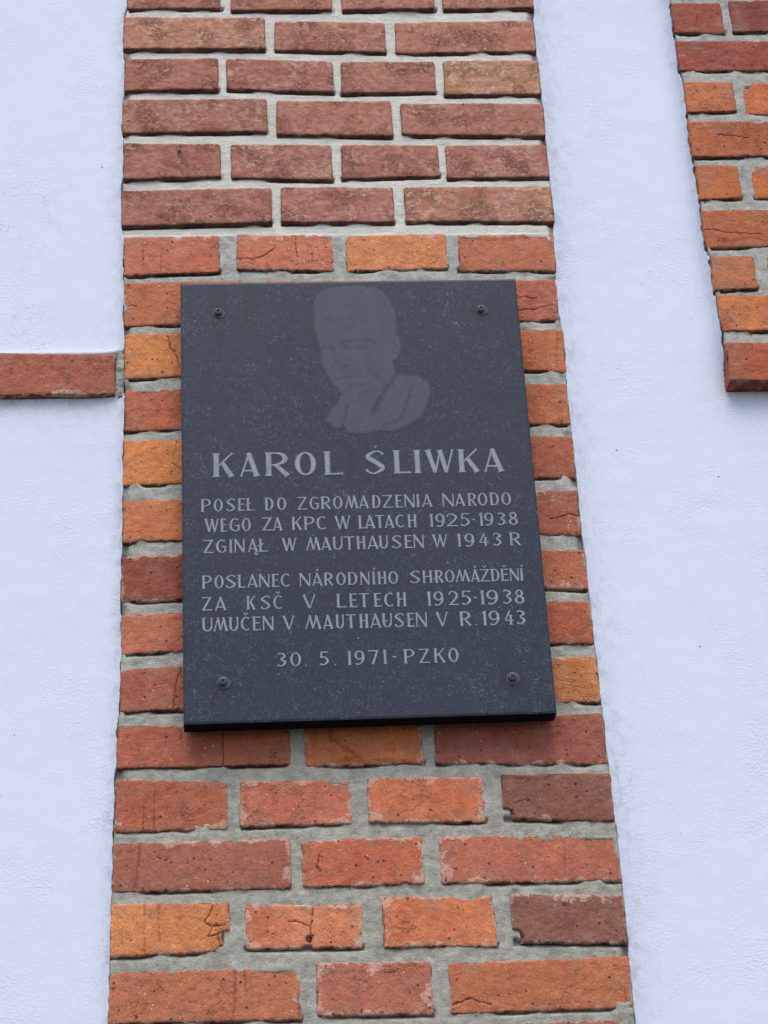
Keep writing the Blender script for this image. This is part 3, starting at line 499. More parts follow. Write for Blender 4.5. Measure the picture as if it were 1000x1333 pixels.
BLOOMS = [(0.0515, 2.2984, 0.009), (0.0551, 2.3316, 0.006), (0.1274, 2.3653, 0.009), (0.0004, 2.3716, 0.008), (0.1584, 2.3694, 0.009), (0.1545, 2.4117, 0.005), (0.2866, 2.3689, 0.007), (0.2402, 2.2978, 0.01), (0.2397, 2.3217, 0.006), (0.2075, 2.2921, 0.008), (0.2096, 2.3321, 0.005), (0.1475, 2.1824, 0.008), (0.1469, 2.1679, 0.005), (0.2087, 2.1462, 0.008), (-0.0302, 2.3599, 0.008), (-0.044, 2.3583, 0.006), (0.0568, 2.151, 0.006), (0.0005, 2.253, 0.005), (0.1318, 2.2167, 0.005), (0.3749, 2.2655, 0.01), (0.4043, 2.2618, 0.008), (0.4314, 2.2544, 0.007), (0.3858, 2.2624, 0.01), (0.3261, 3.2015, 0.005), (0.3222, 3.1757, 0.004), (-0.1103, 2.7279, 0.007), (-0.0858, 2.7296, 0.007), (-0.1348, 2.725, 0.006), (0.366, 2.6017, 0.005), (0.392, 2.8052, 0.009), (0.4119, 2.7992, 0.005), (-0.0349, 2.3408, 0.006), (-0.0625, 2.3425, 0.006), (-0.09, 2.3403, 0.006), (0.0111, 2.3433, 0.005), (0.3661, 2.3619, 0.005), (0.2673, 2.4347, 0.006), (0.3621, 2.4303, 0.006), (0.3051, 2.4317, 0.005), (0.3909, 2.4316, 0.005), (0.2492, 2.7025, 0.002), (0.4167, 2.6763, 0.007), (0.401, 2.6678, 0.006), (0.4362, 2.6715, 0.004), (0.0123, 2.4153, 0.005), (0.2282, 2.4147, 0.006), (0.1692, 2.262, 0.004), (-0.081, 3.2148, 0.007), (-0.0385, 3.2145, 0.006), (0.0256, 3.2166, 0.008), (0.063, 3.2176, 0.008), (0.2729, 3.2161, 0.006), (0.7779, 3.5475, 0.004), (-0.2387, 2.9693, 0.006), (-0.2286, 2.9691, 0.006), (-0.2184, 2.969, 0.006), (-0.2103, 2.9689, 0.006)]
DAB = (-0.0767, 3.3665)

# ------------------------------------------------------------------ ground
def quad(name, x0, x1, y0, y1, z, mat):
    o = obj(name, [(x0, y0, z), (x1, y0, z), (x1, y1, z), (x0, y1, z)], [(0, 1, 2, 3)], mat, smooth=False)
    o['kind'] = 'structure'
    return o
quad('pavement', -60, 60, -60, .3, 0, M_PAVE)

# ------------------------------------------------------------------ plaster wall
PX0, PX1 = -.1575, .4500           # pier edges
QX0, QZ0 = .6545, PANEL_BRICKS[-1][6] + .001            # left edge and foot of the brick panel on the right
def lines(segs):
    out = []
    for a, b_, st in segs:
        k = max(1, int(round((b_ - a) / st)))
        out += [a + (b_ - a) * i / k for i in range(k)]
    return out + [segs[-1][1]]
def rows_interp(bricks, first):
    rows = {}
    for r in bricks:
        rows.setdefault(r[3] if False else round(((r[3] + r[4] + r[5] + r[6]) / 4) / .0778), []).append(r)
    out = []
    for rs in rows.values():
        q = min(rs, key=lambda r: r[1]) if first else max(rs, key=lambda r: r[2])
        e = q[1] if first else q[2]
        out.append((min(q[5], q[6]) + .004, e)); out.append((max(q[3], q[4]) - .004, e))
    return sorted(out)
ROW_L = rows_interp(PILLAR_BRICKS, True); ROW_R = rows_interp(PILLAR_BRICKS, False); ROW_Q = rows_interp(PANEL_BRICKS, True)
def interp(tab, z):
    if z <= tab[0][0]: return tab[0][1]
    for (z0, e0), (z1, e1) in zip(tab, tab[1:]):
        if z < z1: return e0 + (e1 - e0) * (z - z0) / max(1e-6, z1 - z0)
    return tab[-1][1]
def smoothed(tab):
    zs_ = [2.0 + .05 * k for k in range(37)]
    return [(z, sum(interp(tab, z + d * .01) for d in range(-9, 10)) / 19) for z in zs_]
ROW_LS, ROW_RS, ROW_QS = smoothed(ROW_L), smoothed(ROW_R), smoothed(ROW_Q)
def edge_left(z):   return interp(ROW_L, z) + .0004 + .0012 * nz(.3, z, 9, 1) + .0018 * nz(.3, z, 55, 1) + .0012 * nz(.3, z, 170, 2)
def edge_right(z):  return interp(ROW_R, z) - .0002 + .0012 * nz(.9, z, 9, 3) + .0018 * nz(.9, z, 60, 4) + .0012 * nz(.9, z, 170, 2)
def panel_left(z):  return interp(ROW_Q, z) - .0026 + .0008 * nz(.2, z, 14, 5) + .0022 * nz(.5, z, 70, 6) + .001 * nz(.5, z, 220, 6)

xs = lines([(-6, -1, .5), (-1, -.4, .1), (-.4, -.2, .006), (-.2, -.170, .003), (-.170, -.145, .0008), (-.145, .437, .08),
            (.437, .460, .0008), (.460, .49, .003), (.49, .64, .006), (.64, .672, .0010), (.672, .9, .02), (.9, 1.4, .1), (1.4, 6, .5)])
zs = lines([(0, 1.9, .1), (1.9, 2.94, .005), (2.94, 3.0, .0012), (3.0, 3.8, .005), (3.8, 5.2, .1)])
BZ0, BZ1 = BAND_BRICKS[0][5] , BAND_BRICKS[0][3]
def plaster_y(x, z):
    fine = .0003 * nz(x, z, 14, 8) + .00025 * nz(x, z, 45, 9)
    el, er, pl = edge_left(z), edge_right(z), panel_left(z)
    d = 0
    if x < (PX0 + PX1) / 2:
        y = .011 + fine * 1.3
        dx = el - x
        if dx > 0:
            y -= .0092 * math.exp(-max(0, interp(ROW_LS, z) - x) / .012) + .0005 * nz(x, z, 90, 4) * math.exp(-dx / .02)
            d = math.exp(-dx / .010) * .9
        else:
            y = .034
        # lip of render around the brick band
        if x < PX0 + .02:
            db = max(BZ0 - z, z - BZ1)
            wv = .0008 * nz(x, 5, 90, 3)
            if db > 0 and x < PX0 - .002:
                y -= .004 * math.exp(-db / .006)
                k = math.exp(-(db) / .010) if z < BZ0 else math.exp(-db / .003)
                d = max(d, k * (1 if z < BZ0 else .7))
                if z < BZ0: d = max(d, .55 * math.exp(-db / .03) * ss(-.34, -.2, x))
            elif db < wv - .003:
                y = .034
    else:
        y = .015 + fine * 1.4
        dx = x - er
        if dx > 0:
            y -= .0125 * math.exp(-(max(0, x - interp(ROW_RS, z)) / .020) ** 1.3) + .0006 * nz(x, z, 90, 4) * math.exp(-dx / .02)
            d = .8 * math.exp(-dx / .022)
        else:
            y = .034
        dq = pl + .0030 - x
        if dq > 0 or z < QZ0 - .001 * (1 + nz(x, z, 120, 2)):
            y -= .0235 * math.exp(-max(0, interp(ROW_QS, z) + .0006 - x) / .010) * ss(-.002, .09, z - QZ0)
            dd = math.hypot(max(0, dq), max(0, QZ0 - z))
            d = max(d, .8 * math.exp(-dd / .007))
        else:
            y = .05
    return y, d
vs, dirt_shade = [], []
for z in zs:
    for x in xs:
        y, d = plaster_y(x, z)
        vs.append((x, y, z)); dirt_shade.append(d)
nx = len(xs)
fs = [(j * nx + i, j * nx + i + 1, (j + 1) * nx + i + 1, (j + 1) * nx + i) for j in range(len(zs) - 1) for i in range(nx - 1)]
# thickness behind
b0 = len(vs)
cx = [0, nx - 1, (len(zs) - 1) * nx + nx - 1, (len(zs) - 1) * nx]
for c_ in cx:
    vs.append((vs[c_][0], .35, vs[c_][2])); dirt_shade.append(0)
fs += [(b0, b0 + 3, b0 + 2, b0 + 1)]
wall = obj('plaster_wall', vs, fs, M_PLASTER, attrs={'dirt_shade': dirt_shade})
wall['label'] = 'bluish white rendered house wall around the brickwork'
wall['category'] = 'wall'

# ------------------------------------------------------------------ bricks
def seg_dist(x, z, ps):
    best = 9
    for (ax, az), (bx, bz) in zip(ps, ps[1:]):
        l2 = (bx - ax) ** 2 + (bz - az) ** 2 or 1e-9
        t = min(1, max(0, ((x - ax) * (bx - ax) + (z - az) * (bz - az)) / l2))
        best = min(best, math.hypot(x - ax - t * (bx - ax), z - az - t * (bz - az)))
    return best
def near_marks(x0, x1, z0, z1):
    def hit(ps): return any(x0 - .002 < p[0] < x1 + .002 and z0 - .002 < p[1] < z1 + .002 for p in ps)
    return [c for c in CRACKS if hit(c[0])], [c for c in DRIPS if hit(c[0])], [b_ for b_ in BLOOMS if x0 - b_[2] < b_[0] < x1 + b_[2] and z0 - b_[2] < b_[1] < z1 + b_[2]]
def marks_at(x, z, mk):
    if not any(mk): return 0, 0, 0
    j = .0018 * nz(x, z, 75, 3) + .0009 * nz(x, z, 240, 6)
    ck = max([ss(w_, w_ * .25, seg_dist(x + j, z + .0016 * nz(x, z, 90, 8) + .0008 * nz(x, z, 230, 2), ps)) for ps, w_ in mk[0]] or [0])
    dr = max([ss(w_, w_ * .4, seg_dist(x + j * .6, z, ps)) for ps, w_ in mk[1]] or [0])
    bl = max([ss(r * 1.7, r * .5, math.hypot(x - a, z - b_)) for a, b_, r in mk[2]] or [0])
    return ck, dr, bl

def make_brick(row, parent, Y=0.0, cell=.0028, chips=(), depth=.05, rnd=None, bev=.0022):
    kind, x0, x1, ztl, ztr, zbr, zbl, rgb, haze = row
    W_, H_ = x1 - x0, (ztl + ztr - zbl - zbr) / 2
    mk = near_marks(x0, x1, min(zbl, zbr), max(ztl, ztr)) if cell < .01 else ((), (), ())
    if any(mk): cell = .0013
    nu, nv = max(4, int(W_ / cell)), max(3, int(H_ / cell))
    # finer cells near the border
    def par(n, L):
        a = [0, .0006, .0014, .0026, .0042]
        mid = [a[-1] + (L - 2 * a[-1]) * i / n for i in range(1, n)]
        return a + mid + [L - v for v in reversed(a)]
    us = par(nu, W_) if cell < .01 else [W_ * i / nu for i in range(nu + 1)]
    ws = par(nv, H_) if cell < .01 else [H_ * i / nv for i in range(nv + 1)]
    s = rnd if rnd is not None else (x0 * 37.7 + ztl * 91.3) % 50
    old = kind == 'old'
    rc = .0035 if old else .0045
    tilt_x = random.uniform(-.0012, .0012); tilt_z = random.uniform(-.0012, .0012); off = random.uniform(-.0012, .0010)
    V, E, CK, DR, BL, UN = [], [], [], [], [], []
    cz0 = (zbl + zbr) / 2
    for b_ in ws:
        v = b_ / H_
        for a in us:
            u = a / W_
            x = x0 + a
            zt = ztl + (ztr - ztl) * u; zb = zbl + (zbr - zbl) * u
            z = zb + (zt - zb) * v
            du, dv = min(a, W_ - a), min(b_, H_ - b_)
            e = min(du, dv)
            if du < rc and dv < rc:
                e = rc - math.hypot(rc - du, rc - dv)
            ax = .0011 if old else .0009
            wx = ax * nz(x, z, 28, s) + .0007 * nz(x, z, 130, s + 3)
            wz = ax * .9 * nz(x, z, 24, s + 9) + .0008 * nz(x, z, 120, s + 5)
            y = bev * math.exp(-max(e, -.002) / .0013)
            if e < 0: y += -e * 4
            y += .0005 * nz(x, z, 40, s + 2) + .00035 * nz(x, z, 150, s)
            if not old:
                t = noise.noise(Vector((x * 60 + 2 * nz(x, z, 30, s), z * 95, s)))
                y += .0011 * abs(t) + .0005 * nz(x, z, 220, s)
            # spalled arrises
            lim = max(0, nz(x, z, 70, s + 20) - (.34 if old else .38)) * (.009 if old else .007)
            if e < lim: y += min(.006, (lim - e) * 1.6 + .0006)
            ck, dr, bl = marks_at(x, z, mk)
            y += .0016 * ck
            for cxx, czz, r, dp in chips:
                q = math.hypot(x - cxx, z - czz) + .0018 * nz(x, z, 160, 1)
                if q < r: y += dp * ss(r, r * .7, q); e = min(e, .002)
            y += off + tilt_x * (u - .5) * 2 + tilt_z * (v - .5) * 2
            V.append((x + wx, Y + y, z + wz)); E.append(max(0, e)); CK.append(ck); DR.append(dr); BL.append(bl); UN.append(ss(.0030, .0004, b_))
    n1 = len(us); n2 = len(ws)
    F = [(j * n1 + i, j * n1 + i + 1, (j + 1) * n1 + i + 1, (j + 1) * n1 + i) for j in range(n2 - 1) for i in range(n1 - 1)]
    ring = [i for i in range(n1)] + [j * n1 + n1 - 1 for j in range(1, n2)] + [(n2 - 1) * n1 + i for i in range(n1 - 2, -1, -1)] + [j * n1 for j in range(n2 - 2, 0, -1)]
    o1 = len(V)
    for k in ring:
        V.append((V[k][0], V[k][1] + .006, V[k][2])); E.append(.003)
    o2 = len(V)
    for k in ring:
        V.append((V[k][0], Y + depth, V[k][2])); E.append(.003)
    L = len(ring)
    for k in range(L):
        k2 = (k + 1) % L
        F.append((ring[k2], ring[k], o1 + k, o1 + k2))
        F.append((o1 + k2, o1 + k, o2 + k, o2 + k2))
    F.append(tuple(o2 + k for k in range(L)))
    pad = [0.0] * (len(V) - len(CK))
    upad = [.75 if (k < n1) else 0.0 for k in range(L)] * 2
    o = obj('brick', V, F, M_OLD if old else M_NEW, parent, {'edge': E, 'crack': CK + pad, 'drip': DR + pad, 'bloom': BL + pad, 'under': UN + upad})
    cr_, cg_, cb_ = lin(rgb, K)
    o.color = (cr_ * 1.18, cg_ * (1.40 if rgb[1] < 100 else 1.26), cb_ * 1.26, 1) if old else (cr_ * 1.46, cg_ * 1.68, cb_ * 1.44, 1)
    o['haze'] = float(haze)
    return o

def mortar_sheet(name, x0, x1, z0, z1, Y, parent, pale, yfun, cell=.003, zfine=None, warp=None):
    if zfine:
        zz = lines([(z0, zfine[0], .05), (zfine[0], zfine[1], cell), (zfine[1], z1, .05)])
    else:
        zz = lines([(z0, z1, cell)])
    xx = lines([(x0, x1, cell)])
    V, D = [], []
    for z in zz:
        for x in xx:
            y, d = yfun(x, z)
            V.append((warp(x, z) if warp else x, Y + y, z)); D.append(d)
    a, c = len(xx), len(zz)
    F = [(j * a + i, j * a + i + 1, (j + 1) * a + i + 1, (j + 1) * a + i) for j in range(c - 1) for i in range(a - 1)]
    ring = [i for i in range(a)] + [j * a + a - 1 for j in range(1, c)] + [(c - 1) * a + i for i in range(a - 2, -1, -1)] + [j * a for j in range(c - 2, 0, -1)]
    o1 = len(V)
    for k in ring:
        V.append((V[k][0], Y + .048, V[k][2])); D.append(.5)
    for k in range(len(ring)):
        k2 = (k + 1) % len(ring)
        F.append((ring[k2], ring[k], o1 + k, o1 + k2))
    return obj(name, V, F, M_MORTAR, parent, {'dirt_shade': D, 'pale': [pale] * len(V)})

# bed joints just under each course, where the brick overhangs the pointing
def course_bottoms(bricks):
    rows = {}
    for r in bricks:
        rows.setdefault(round((r[3] + r[6]) / 2 / .0775), []).append(r)
    return rows

pier = thing('brick_pier', 'tall brick pier carrying the dark plaque, pale joints above and grey joints below', 'pier', (.146, 0, 0))
pier_bricks = list(PILLAR_BRICKS)
def joint_fun(bricks, pale_above):
    segs = [(r[1], r[2], r[6], r[5], min(r[3], r[4])) for r in bricks]
    def f(x, z):
        up = pale_above and z > Z_SPLIT
        base = .0050 if up else .0021
        y = base + (.0008 if up else .0013) * nz(x, z, 35, 3) + (.0004 if up else .0012) * nz(x, z, 110, 5) + (.0003 if up else .0006) * nz(x, z, 260, 5)
        d = 0
        for a, b_, zl, zr, zt in segs:
            if a - .001 < x < b_ + .001:
                zb = zl + (zr - zl) * (x - a) / (b_ - a)
                if a + .008 < x < b_ - .008 and zb + .008 < z < zt - .008:
                    return .012, 0
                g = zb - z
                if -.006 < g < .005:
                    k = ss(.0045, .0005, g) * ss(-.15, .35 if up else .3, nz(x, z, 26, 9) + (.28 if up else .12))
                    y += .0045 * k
                    d = max(d, .9 * k)  # gap under the brick is darkened in colour as painted shade
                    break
        # hollow ends of the joints at the pier corners
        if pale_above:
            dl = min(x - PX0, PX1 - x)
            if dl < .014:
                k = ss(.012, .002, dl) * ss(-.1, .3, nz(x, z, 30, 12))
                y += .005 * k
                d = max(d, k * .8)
        return y, d
    return f

def chip_at(x, z): return [c for c in CHIP_LIST if x[1] - .01 < c[0] < x[2] + .01 and min(x[5], x[6]) - .01 < c[1] < max(x[3], x[4]) + .01]
CHIP_LIST = [(0.0740, 2.2212, 0.0045, 0.009), (0.0718, 2.2084, 0.0075, 0.009), (0.0609, 2.2051, 0.0060, 0.008), (0.3154, 2.3642, 0.0140, 0.010), (-0.0188, 2.2240, 0.0120, 0.010), (-0.0253, 2.2077, 0.0100, 0.008), (0.3174, 2.2139, 0.0120, 0.008), (0.2967, 2.3932, 0.0080, 0.006), (0.1489, 3.2170, 0.0090, 0.006), (0.7517, 3.4785, 0.0100, 0.010)]
for r in PILLAR_BRICKS:
    hidden = r[1] > -.02 and r[2] < .37 and r[3] < 3.12 and r[6] > 2.49
    o = make_brick(r, p_ := pier, 0, .012 if hidden else .0028, chip_at(r, 0))
# courses that go on above and below the picture, plainer
row_lo = min(r[6] for r in PILLAR_BRICKS); row_hi = max(r[3] for r in PILLAR_BRICKS)
cols = [(178, 98, 72), (165, 84, 66), (190, 108, 74), (150, 76, 64), (200, 118, 76)]
patA = [(-.1575, .045), (.058, .184), (.197, .318), (.331, .450)]
patA = [(-.1575, -.037), (-.023, .123), (.138, .286), (.302, .450)]
patB = [(-.1575, .049), (.064, .214), (.232, .450)]
PITCH = .0778
def run_on(z_start, z_end, kind, parity, down):
    k = 0
    z = z_start
    while (z > z_end) if down else (z < z_end):
        for a, b_ in (patA if (k + parity) % 2 else patB):
            zt = z if down else z + .064
            zb = max(.004, zt - .064)
            if zt - zb < .02: continue
            c_ = cols[random.randrange(5)] if kind == 'old' else random.choice([(148, 88, 78), (142, 82, 74), (154, 94, 80)])
            pier_bricks.append((kind, a, b_, zt, zt, zb, zb, c_, .4))
            make_brick(pier_bricks[-1], pier, 0, .02, bev=.001)
        z += -PITCH if down else PITCH
        k += 1
run_on(row_lo - .013, .06, 'old', 1, True)
run_on(row_hi + .013, 4.3, 'new', 0, False)
near = [r for r in pier_bricks if r[3] > 2.0 and r[6] < 3.8]
near.sort(key=lambda r: r[3])
mz0, mz1 = .0, row_hi + .013 + math.ceil((4.3 - row_hi - .013) / PITCH) * PITCH - .02
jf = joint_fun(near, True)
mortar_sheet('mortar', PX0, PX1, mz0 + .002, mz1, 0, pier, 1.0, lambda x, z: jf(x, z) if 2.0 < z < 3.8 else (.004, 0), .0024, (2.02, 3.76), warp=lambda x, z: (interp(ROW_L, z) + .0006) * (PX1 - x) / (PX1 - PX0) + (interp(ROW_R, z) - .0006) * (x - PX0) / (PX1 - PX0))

# a dab of old mortar stuck on one of the rebuilt bricks
V, F = [], []
for j in range(5):
    for k in range(12):
        a = 2 * math.pi * k / 12; r_ = .0042 * (1 - j / 4.6) ** .6 * (1 + .35 * noise.noise(Vector((math.cos(a), math.sin(a), j * .3))))
        V.append((DAB[0] + r_ * math.cos(a), .0015 - .0017 * j, DAB[1] + .8 * r_ * math.sin(a)))
for j in range(4):
    for k in range(12):
        k2 = (k + 1) % 12; F.append((j * 12 + k, j * 12 + k2, j * 12 + 12 + k2, j * 12 + 12 + k))
F.append(tuple(range(48, 60)))
obj('mortar_dab', V, F, M_MORTAR, pier, {'dirt_shade': [.25] * 60, 'pale': [0.0] * 60})

# ------------------------------------------------------------------ brick panel on the right
panel = thing('brick_wall', 'raised brick wall patch at the upper right, its lowest brick showing its underside', 'wall', (.9, 0, QZ0))
YR = -.012
for r in PANEL_BRICKS:
    make_brick(r, panel, YR, .0028, chip_at(r, 0), depth=.062)
pz = max(r[3] for r in PANEL_BRICKS)
ext = []
zs_rows = sorted({(r[3], r[6]) for r in PANEL_BRICKS if r[2] > .7}, reverse=True)
rows_p = {}
for r in PANEL_BRICKS: rows_p.setdefault(round(r[3], 2), []).append(r)
for k, (zt, rs) in enumerate(sorted(rows_p.items())):
    last = max(rs, key=lambda r: r[2]); x = last[2] + .013; q = k
    while x < 1.45:
        L_ = .16 if (q % 2) else .24
        ext.append(('old', x, min(x + L_, 1.5), last[4], last[4], last[5], last[5], cols[random.randrange(5)], .2))
        x += L_ + .013; q += 1
z = pz + .013
k = 0
while z < 4.2:
    x = .652
    q = k
    while x < 1.45:
        L_ = .10 if (x < .66 and k % 2) else .24
        ext.append(('old', x, min(x + L_, 1.5), z + .064, z + .064, z, z, cols[random.randrange(5)], .2))
        x += L_ + .013
    z += PITCH; k += 1
for r in ext:
    make_brick(r, panel, YR, .02, depth=.062, bev=.001)
jp = joint_fun([r for r in PANEL_BRICKS + ext if r[6] < 3.75 and r[1] < .95], False)
bot = PANEL_BRICKS[-1]
QL = .6545
mortar_sheet('mortar', QL, 1.498, bot[6] + .012, z - .02, YR, panel, 0.0, lambda x, z: jp(x, z) if x < .95 and z < 3.75 else (.003, 0), .0032,
             warp=lambda x, z: x + max(0, 1 - (x - QL) / .05) * (interp(ROW_Q, z) + .0022 - QL) if x < QL + .05 else x)

# ------------------------------------------------------------------ brick band on the left
band = thing('brick_band', 'single course of red brick running across the white wall at left', 'brickwork', (-.3, 0, BZ0))
br = BAND_BRICKS[0]
br = (br[0], -.42, *br[2:])
make_brick(br, band, -.002, .0028, depth=.045)
x = -.42 - .012
for k in range(3):
    make_brick(('old', x - .25, x, br[3], br[3], br[6], br[6], cols[(k * 2 + 1) % 5], .3), band, -.002, .02, depth=.045, bev=.001)
    x -= .262
def bandf(x, z):
    return .0042 + .0026 * nz(x, z, 60, 3) + .0020 * nz(x, z, 150, 5) + (.004 * max(0, nz(x, z, 45, 8))), .15 + .5 * ss(-.1, .4, nz(x, z, 50, 7)) + .5 * ss(.012, 0, z - BZ0 + .006)
mortar_sheet('mortar', br[2] - .004, -.1515, BZ0 - .001, BZ1 + .001, -.002, band, 0.0, bandf, .0014)
mortar_sheet('mortar', -1.2, br[2] - .005, BZ0 + .004, BZ1 - .006, .004, band, 0.0, lambda x, z: (.001, .3), .02)

# ------------------------------------------------------------------ plaque
YP = -.036
plaque = thing('memorial_plaque', 'dark granite memorial plaque with engraved names and a faint portrait, screwed to the brick pier', 'plaque', (.155, YP + .014, 2.4822))
PINV = Matrix.Translation(plaque.location).inverted()
def pobj(*a, **k):
    o = obj(*a, **k)
    o.parent = plaque
    o.matrix_parent_inverse = PINV
    return o
(tlx, tlz), (trx, trz), (brx, brz), (blx, blz) = PLAQUE
def P2(u, v):
    a = (blx + (brx - blx) * u, blz + (brz - blz) * u); b_ = (tlx + (trx - tlx) * u, tlz + (trz - tlz) * u)
    return a[0] + (b_[0] - a[0]) * v, a[1] + (b_[1] - a[1]) * v
STREAKS = [((.012, 3.098), (.017, 3.03), .0012, .6), ((.353, 3.09), (.3556, 3.055), .0014, .6), ((-.0242, 3.065), (-.02, 3.02), .006, .4), ((.331, 3.066), (.333, 3.03), .006, .3),
           ((-.058, 2.89), (-.058, 2.868), .0012, .8), ((.371, 3.0), (.371, 2.985), .0012, .8)]
V, ST = [], []
nu, nv = 170, 240
for j in range(nv + 1):
    for i in range(nu + 1):
        x, z = P2(i / nu, j / nv)
        e = min(i, nu - i, j * 1.0, nv - j)
        V.append((x, YP + (.0007 if e == 0 else 0), z))
        s = 0
        for sx_, sz_ in SCREWS:
            d = math.hypot(x - sx_, (z - sz_ + .003) * .9)
            s = max(s, ss(.021, .007, d) * .9)
        for (ax, az), (bx_, bz_), wd, st in STREAKS:
            t = min(1, max(0, ((x - ax) * (bx_ - ax) + (z - az) * (bz_ - az)) / ((bx_ - ax) ** 2 + (bz_ - az) ** 2)))
            d = math.hypot(x - ax - t * (bx_ - ax), z - az - t * (bz_ - az))
            s = max(s, st * ss(wd * 1.8, wd * .3, d))
        ST.append(s)
n1 = nu + 1
F = [(j * n1 + i, j * n1 + i + 1, (j + 1) * n1 + i + 1, (j + 1) * n1 + i) for j in range(nv) for i in range(nu)]
ring = [i for i in range(n1)] + [j * n1 + nu for j in range(1, nv + 1)] + [nv * n1 + i for i in range(nu - 1, -1, -1)] + [j * n1 for j in range(nv - 1, 0, -1)]
o1 = len(V)
for k in ring: V.append((V[k][0], YP + .0012, V[k][2])); ST.append(0)
o2 = len(V)
for k in ring:
    V.append((V[k][0], YP + .0265 + .0012 * nz(V[k][0], V[k][2], 60, 1), V[k][2])); ST.append(.3)
for k in range(len(ring)):
    k2 = (k + 1) % len(ring)
    F.append((ring[k2], ring[k], o1 + k, o1 + k2)); F.append((o1 + k2, o1 + k, o2 + k, o2 + k2))
F.append(tuple(o2 + k for k in range(len(ring))))
slab = pobj('slab', V, F, M_GRANITE, attrs={'stain': ST}, smooth=False)
slab.data.materials.append(M_EDGE_SHADE)
for p_ in slab.data.polygons:
    if p_.index >= nu * nv + len(ring) * 0 and abs(p_.normal.y) < .3: p_.material_index = 1

# --- portrait, lightly frosted into the polish
def inside(x, z, poly):
    r = False
    for i in range(len(poly)):
        (x1, z1), (x2, z2) = poly[i - 1], poly[i]
        if (z1 > z) != (z2 > z) and x < (x2 - x1) * (z - z1) / (z2 - z1) + x1: r = not r
    return r
def segd(x, z, p, q):
    t = min(1, max(0, ((x - p[0]) * (q[0] - p[0]) + (z - p[1]) * (q[1] - p[1])) / ((q[0] - p[0]) ** 2 + (q[1] - p[1]) ** 2)))
    return math.hypot(x - p[0] - t * (q[0] - p[0]), z - p[1] - t * (q[1] - p[1]))
gx0, gx1 = min(p[0] for p in PORTRAIT), max(p[0] for p in PORTRAIT)
gz0, gz1 = min(p[1] for p in PORTRAIT), max(p[1] for p in PORTRAIT)
st = .0010
idx, V, T, E, F = {}, [], [], [], []
na, nb_ = int((gx1 - gx0) / st) + 1, int((gz1 - gz0) / st) + 1
for j in range(nb_ + 1):
    for i in range(na + 1):
        x, z = gx0 + i * st, gz0 + j * st
        if inside(x, z, PORTRAIT):
            t = 0
            for ps, wd, sgt in PORTRAIT_LINES:
                d = min(segd(x, z, ps[k], ps[k + 1]) for k in range(len(ps) - 1)) + .0022 * nz(x, z, 170, 3) + .0012 * nz(x, z, 420, 3)
                t = 1 - (1 - t) * (1 - sgt * ss(wd * 1.3, wd * .1, d))
            idx[(i, j)] = len(V)
            V.append((x, YP - .0002, z)); T.append(t)
            E.append(min(segd(x, z, PORTRAIT[k - 1], PORTRAIT[k]) for k in range(len(PORTRAIT))))
for (i, j), a in idx.items():
    q = [(i, j), (i + 1, j), (i + 1, j + 1), (i, j + 1)]
    if all(p in idx for p in q): F.append(tuple(idx[p] for p in q))
pobj('portrait', V, F, M_PORTRAIT, attrs={'tone': T, 'edge': E})

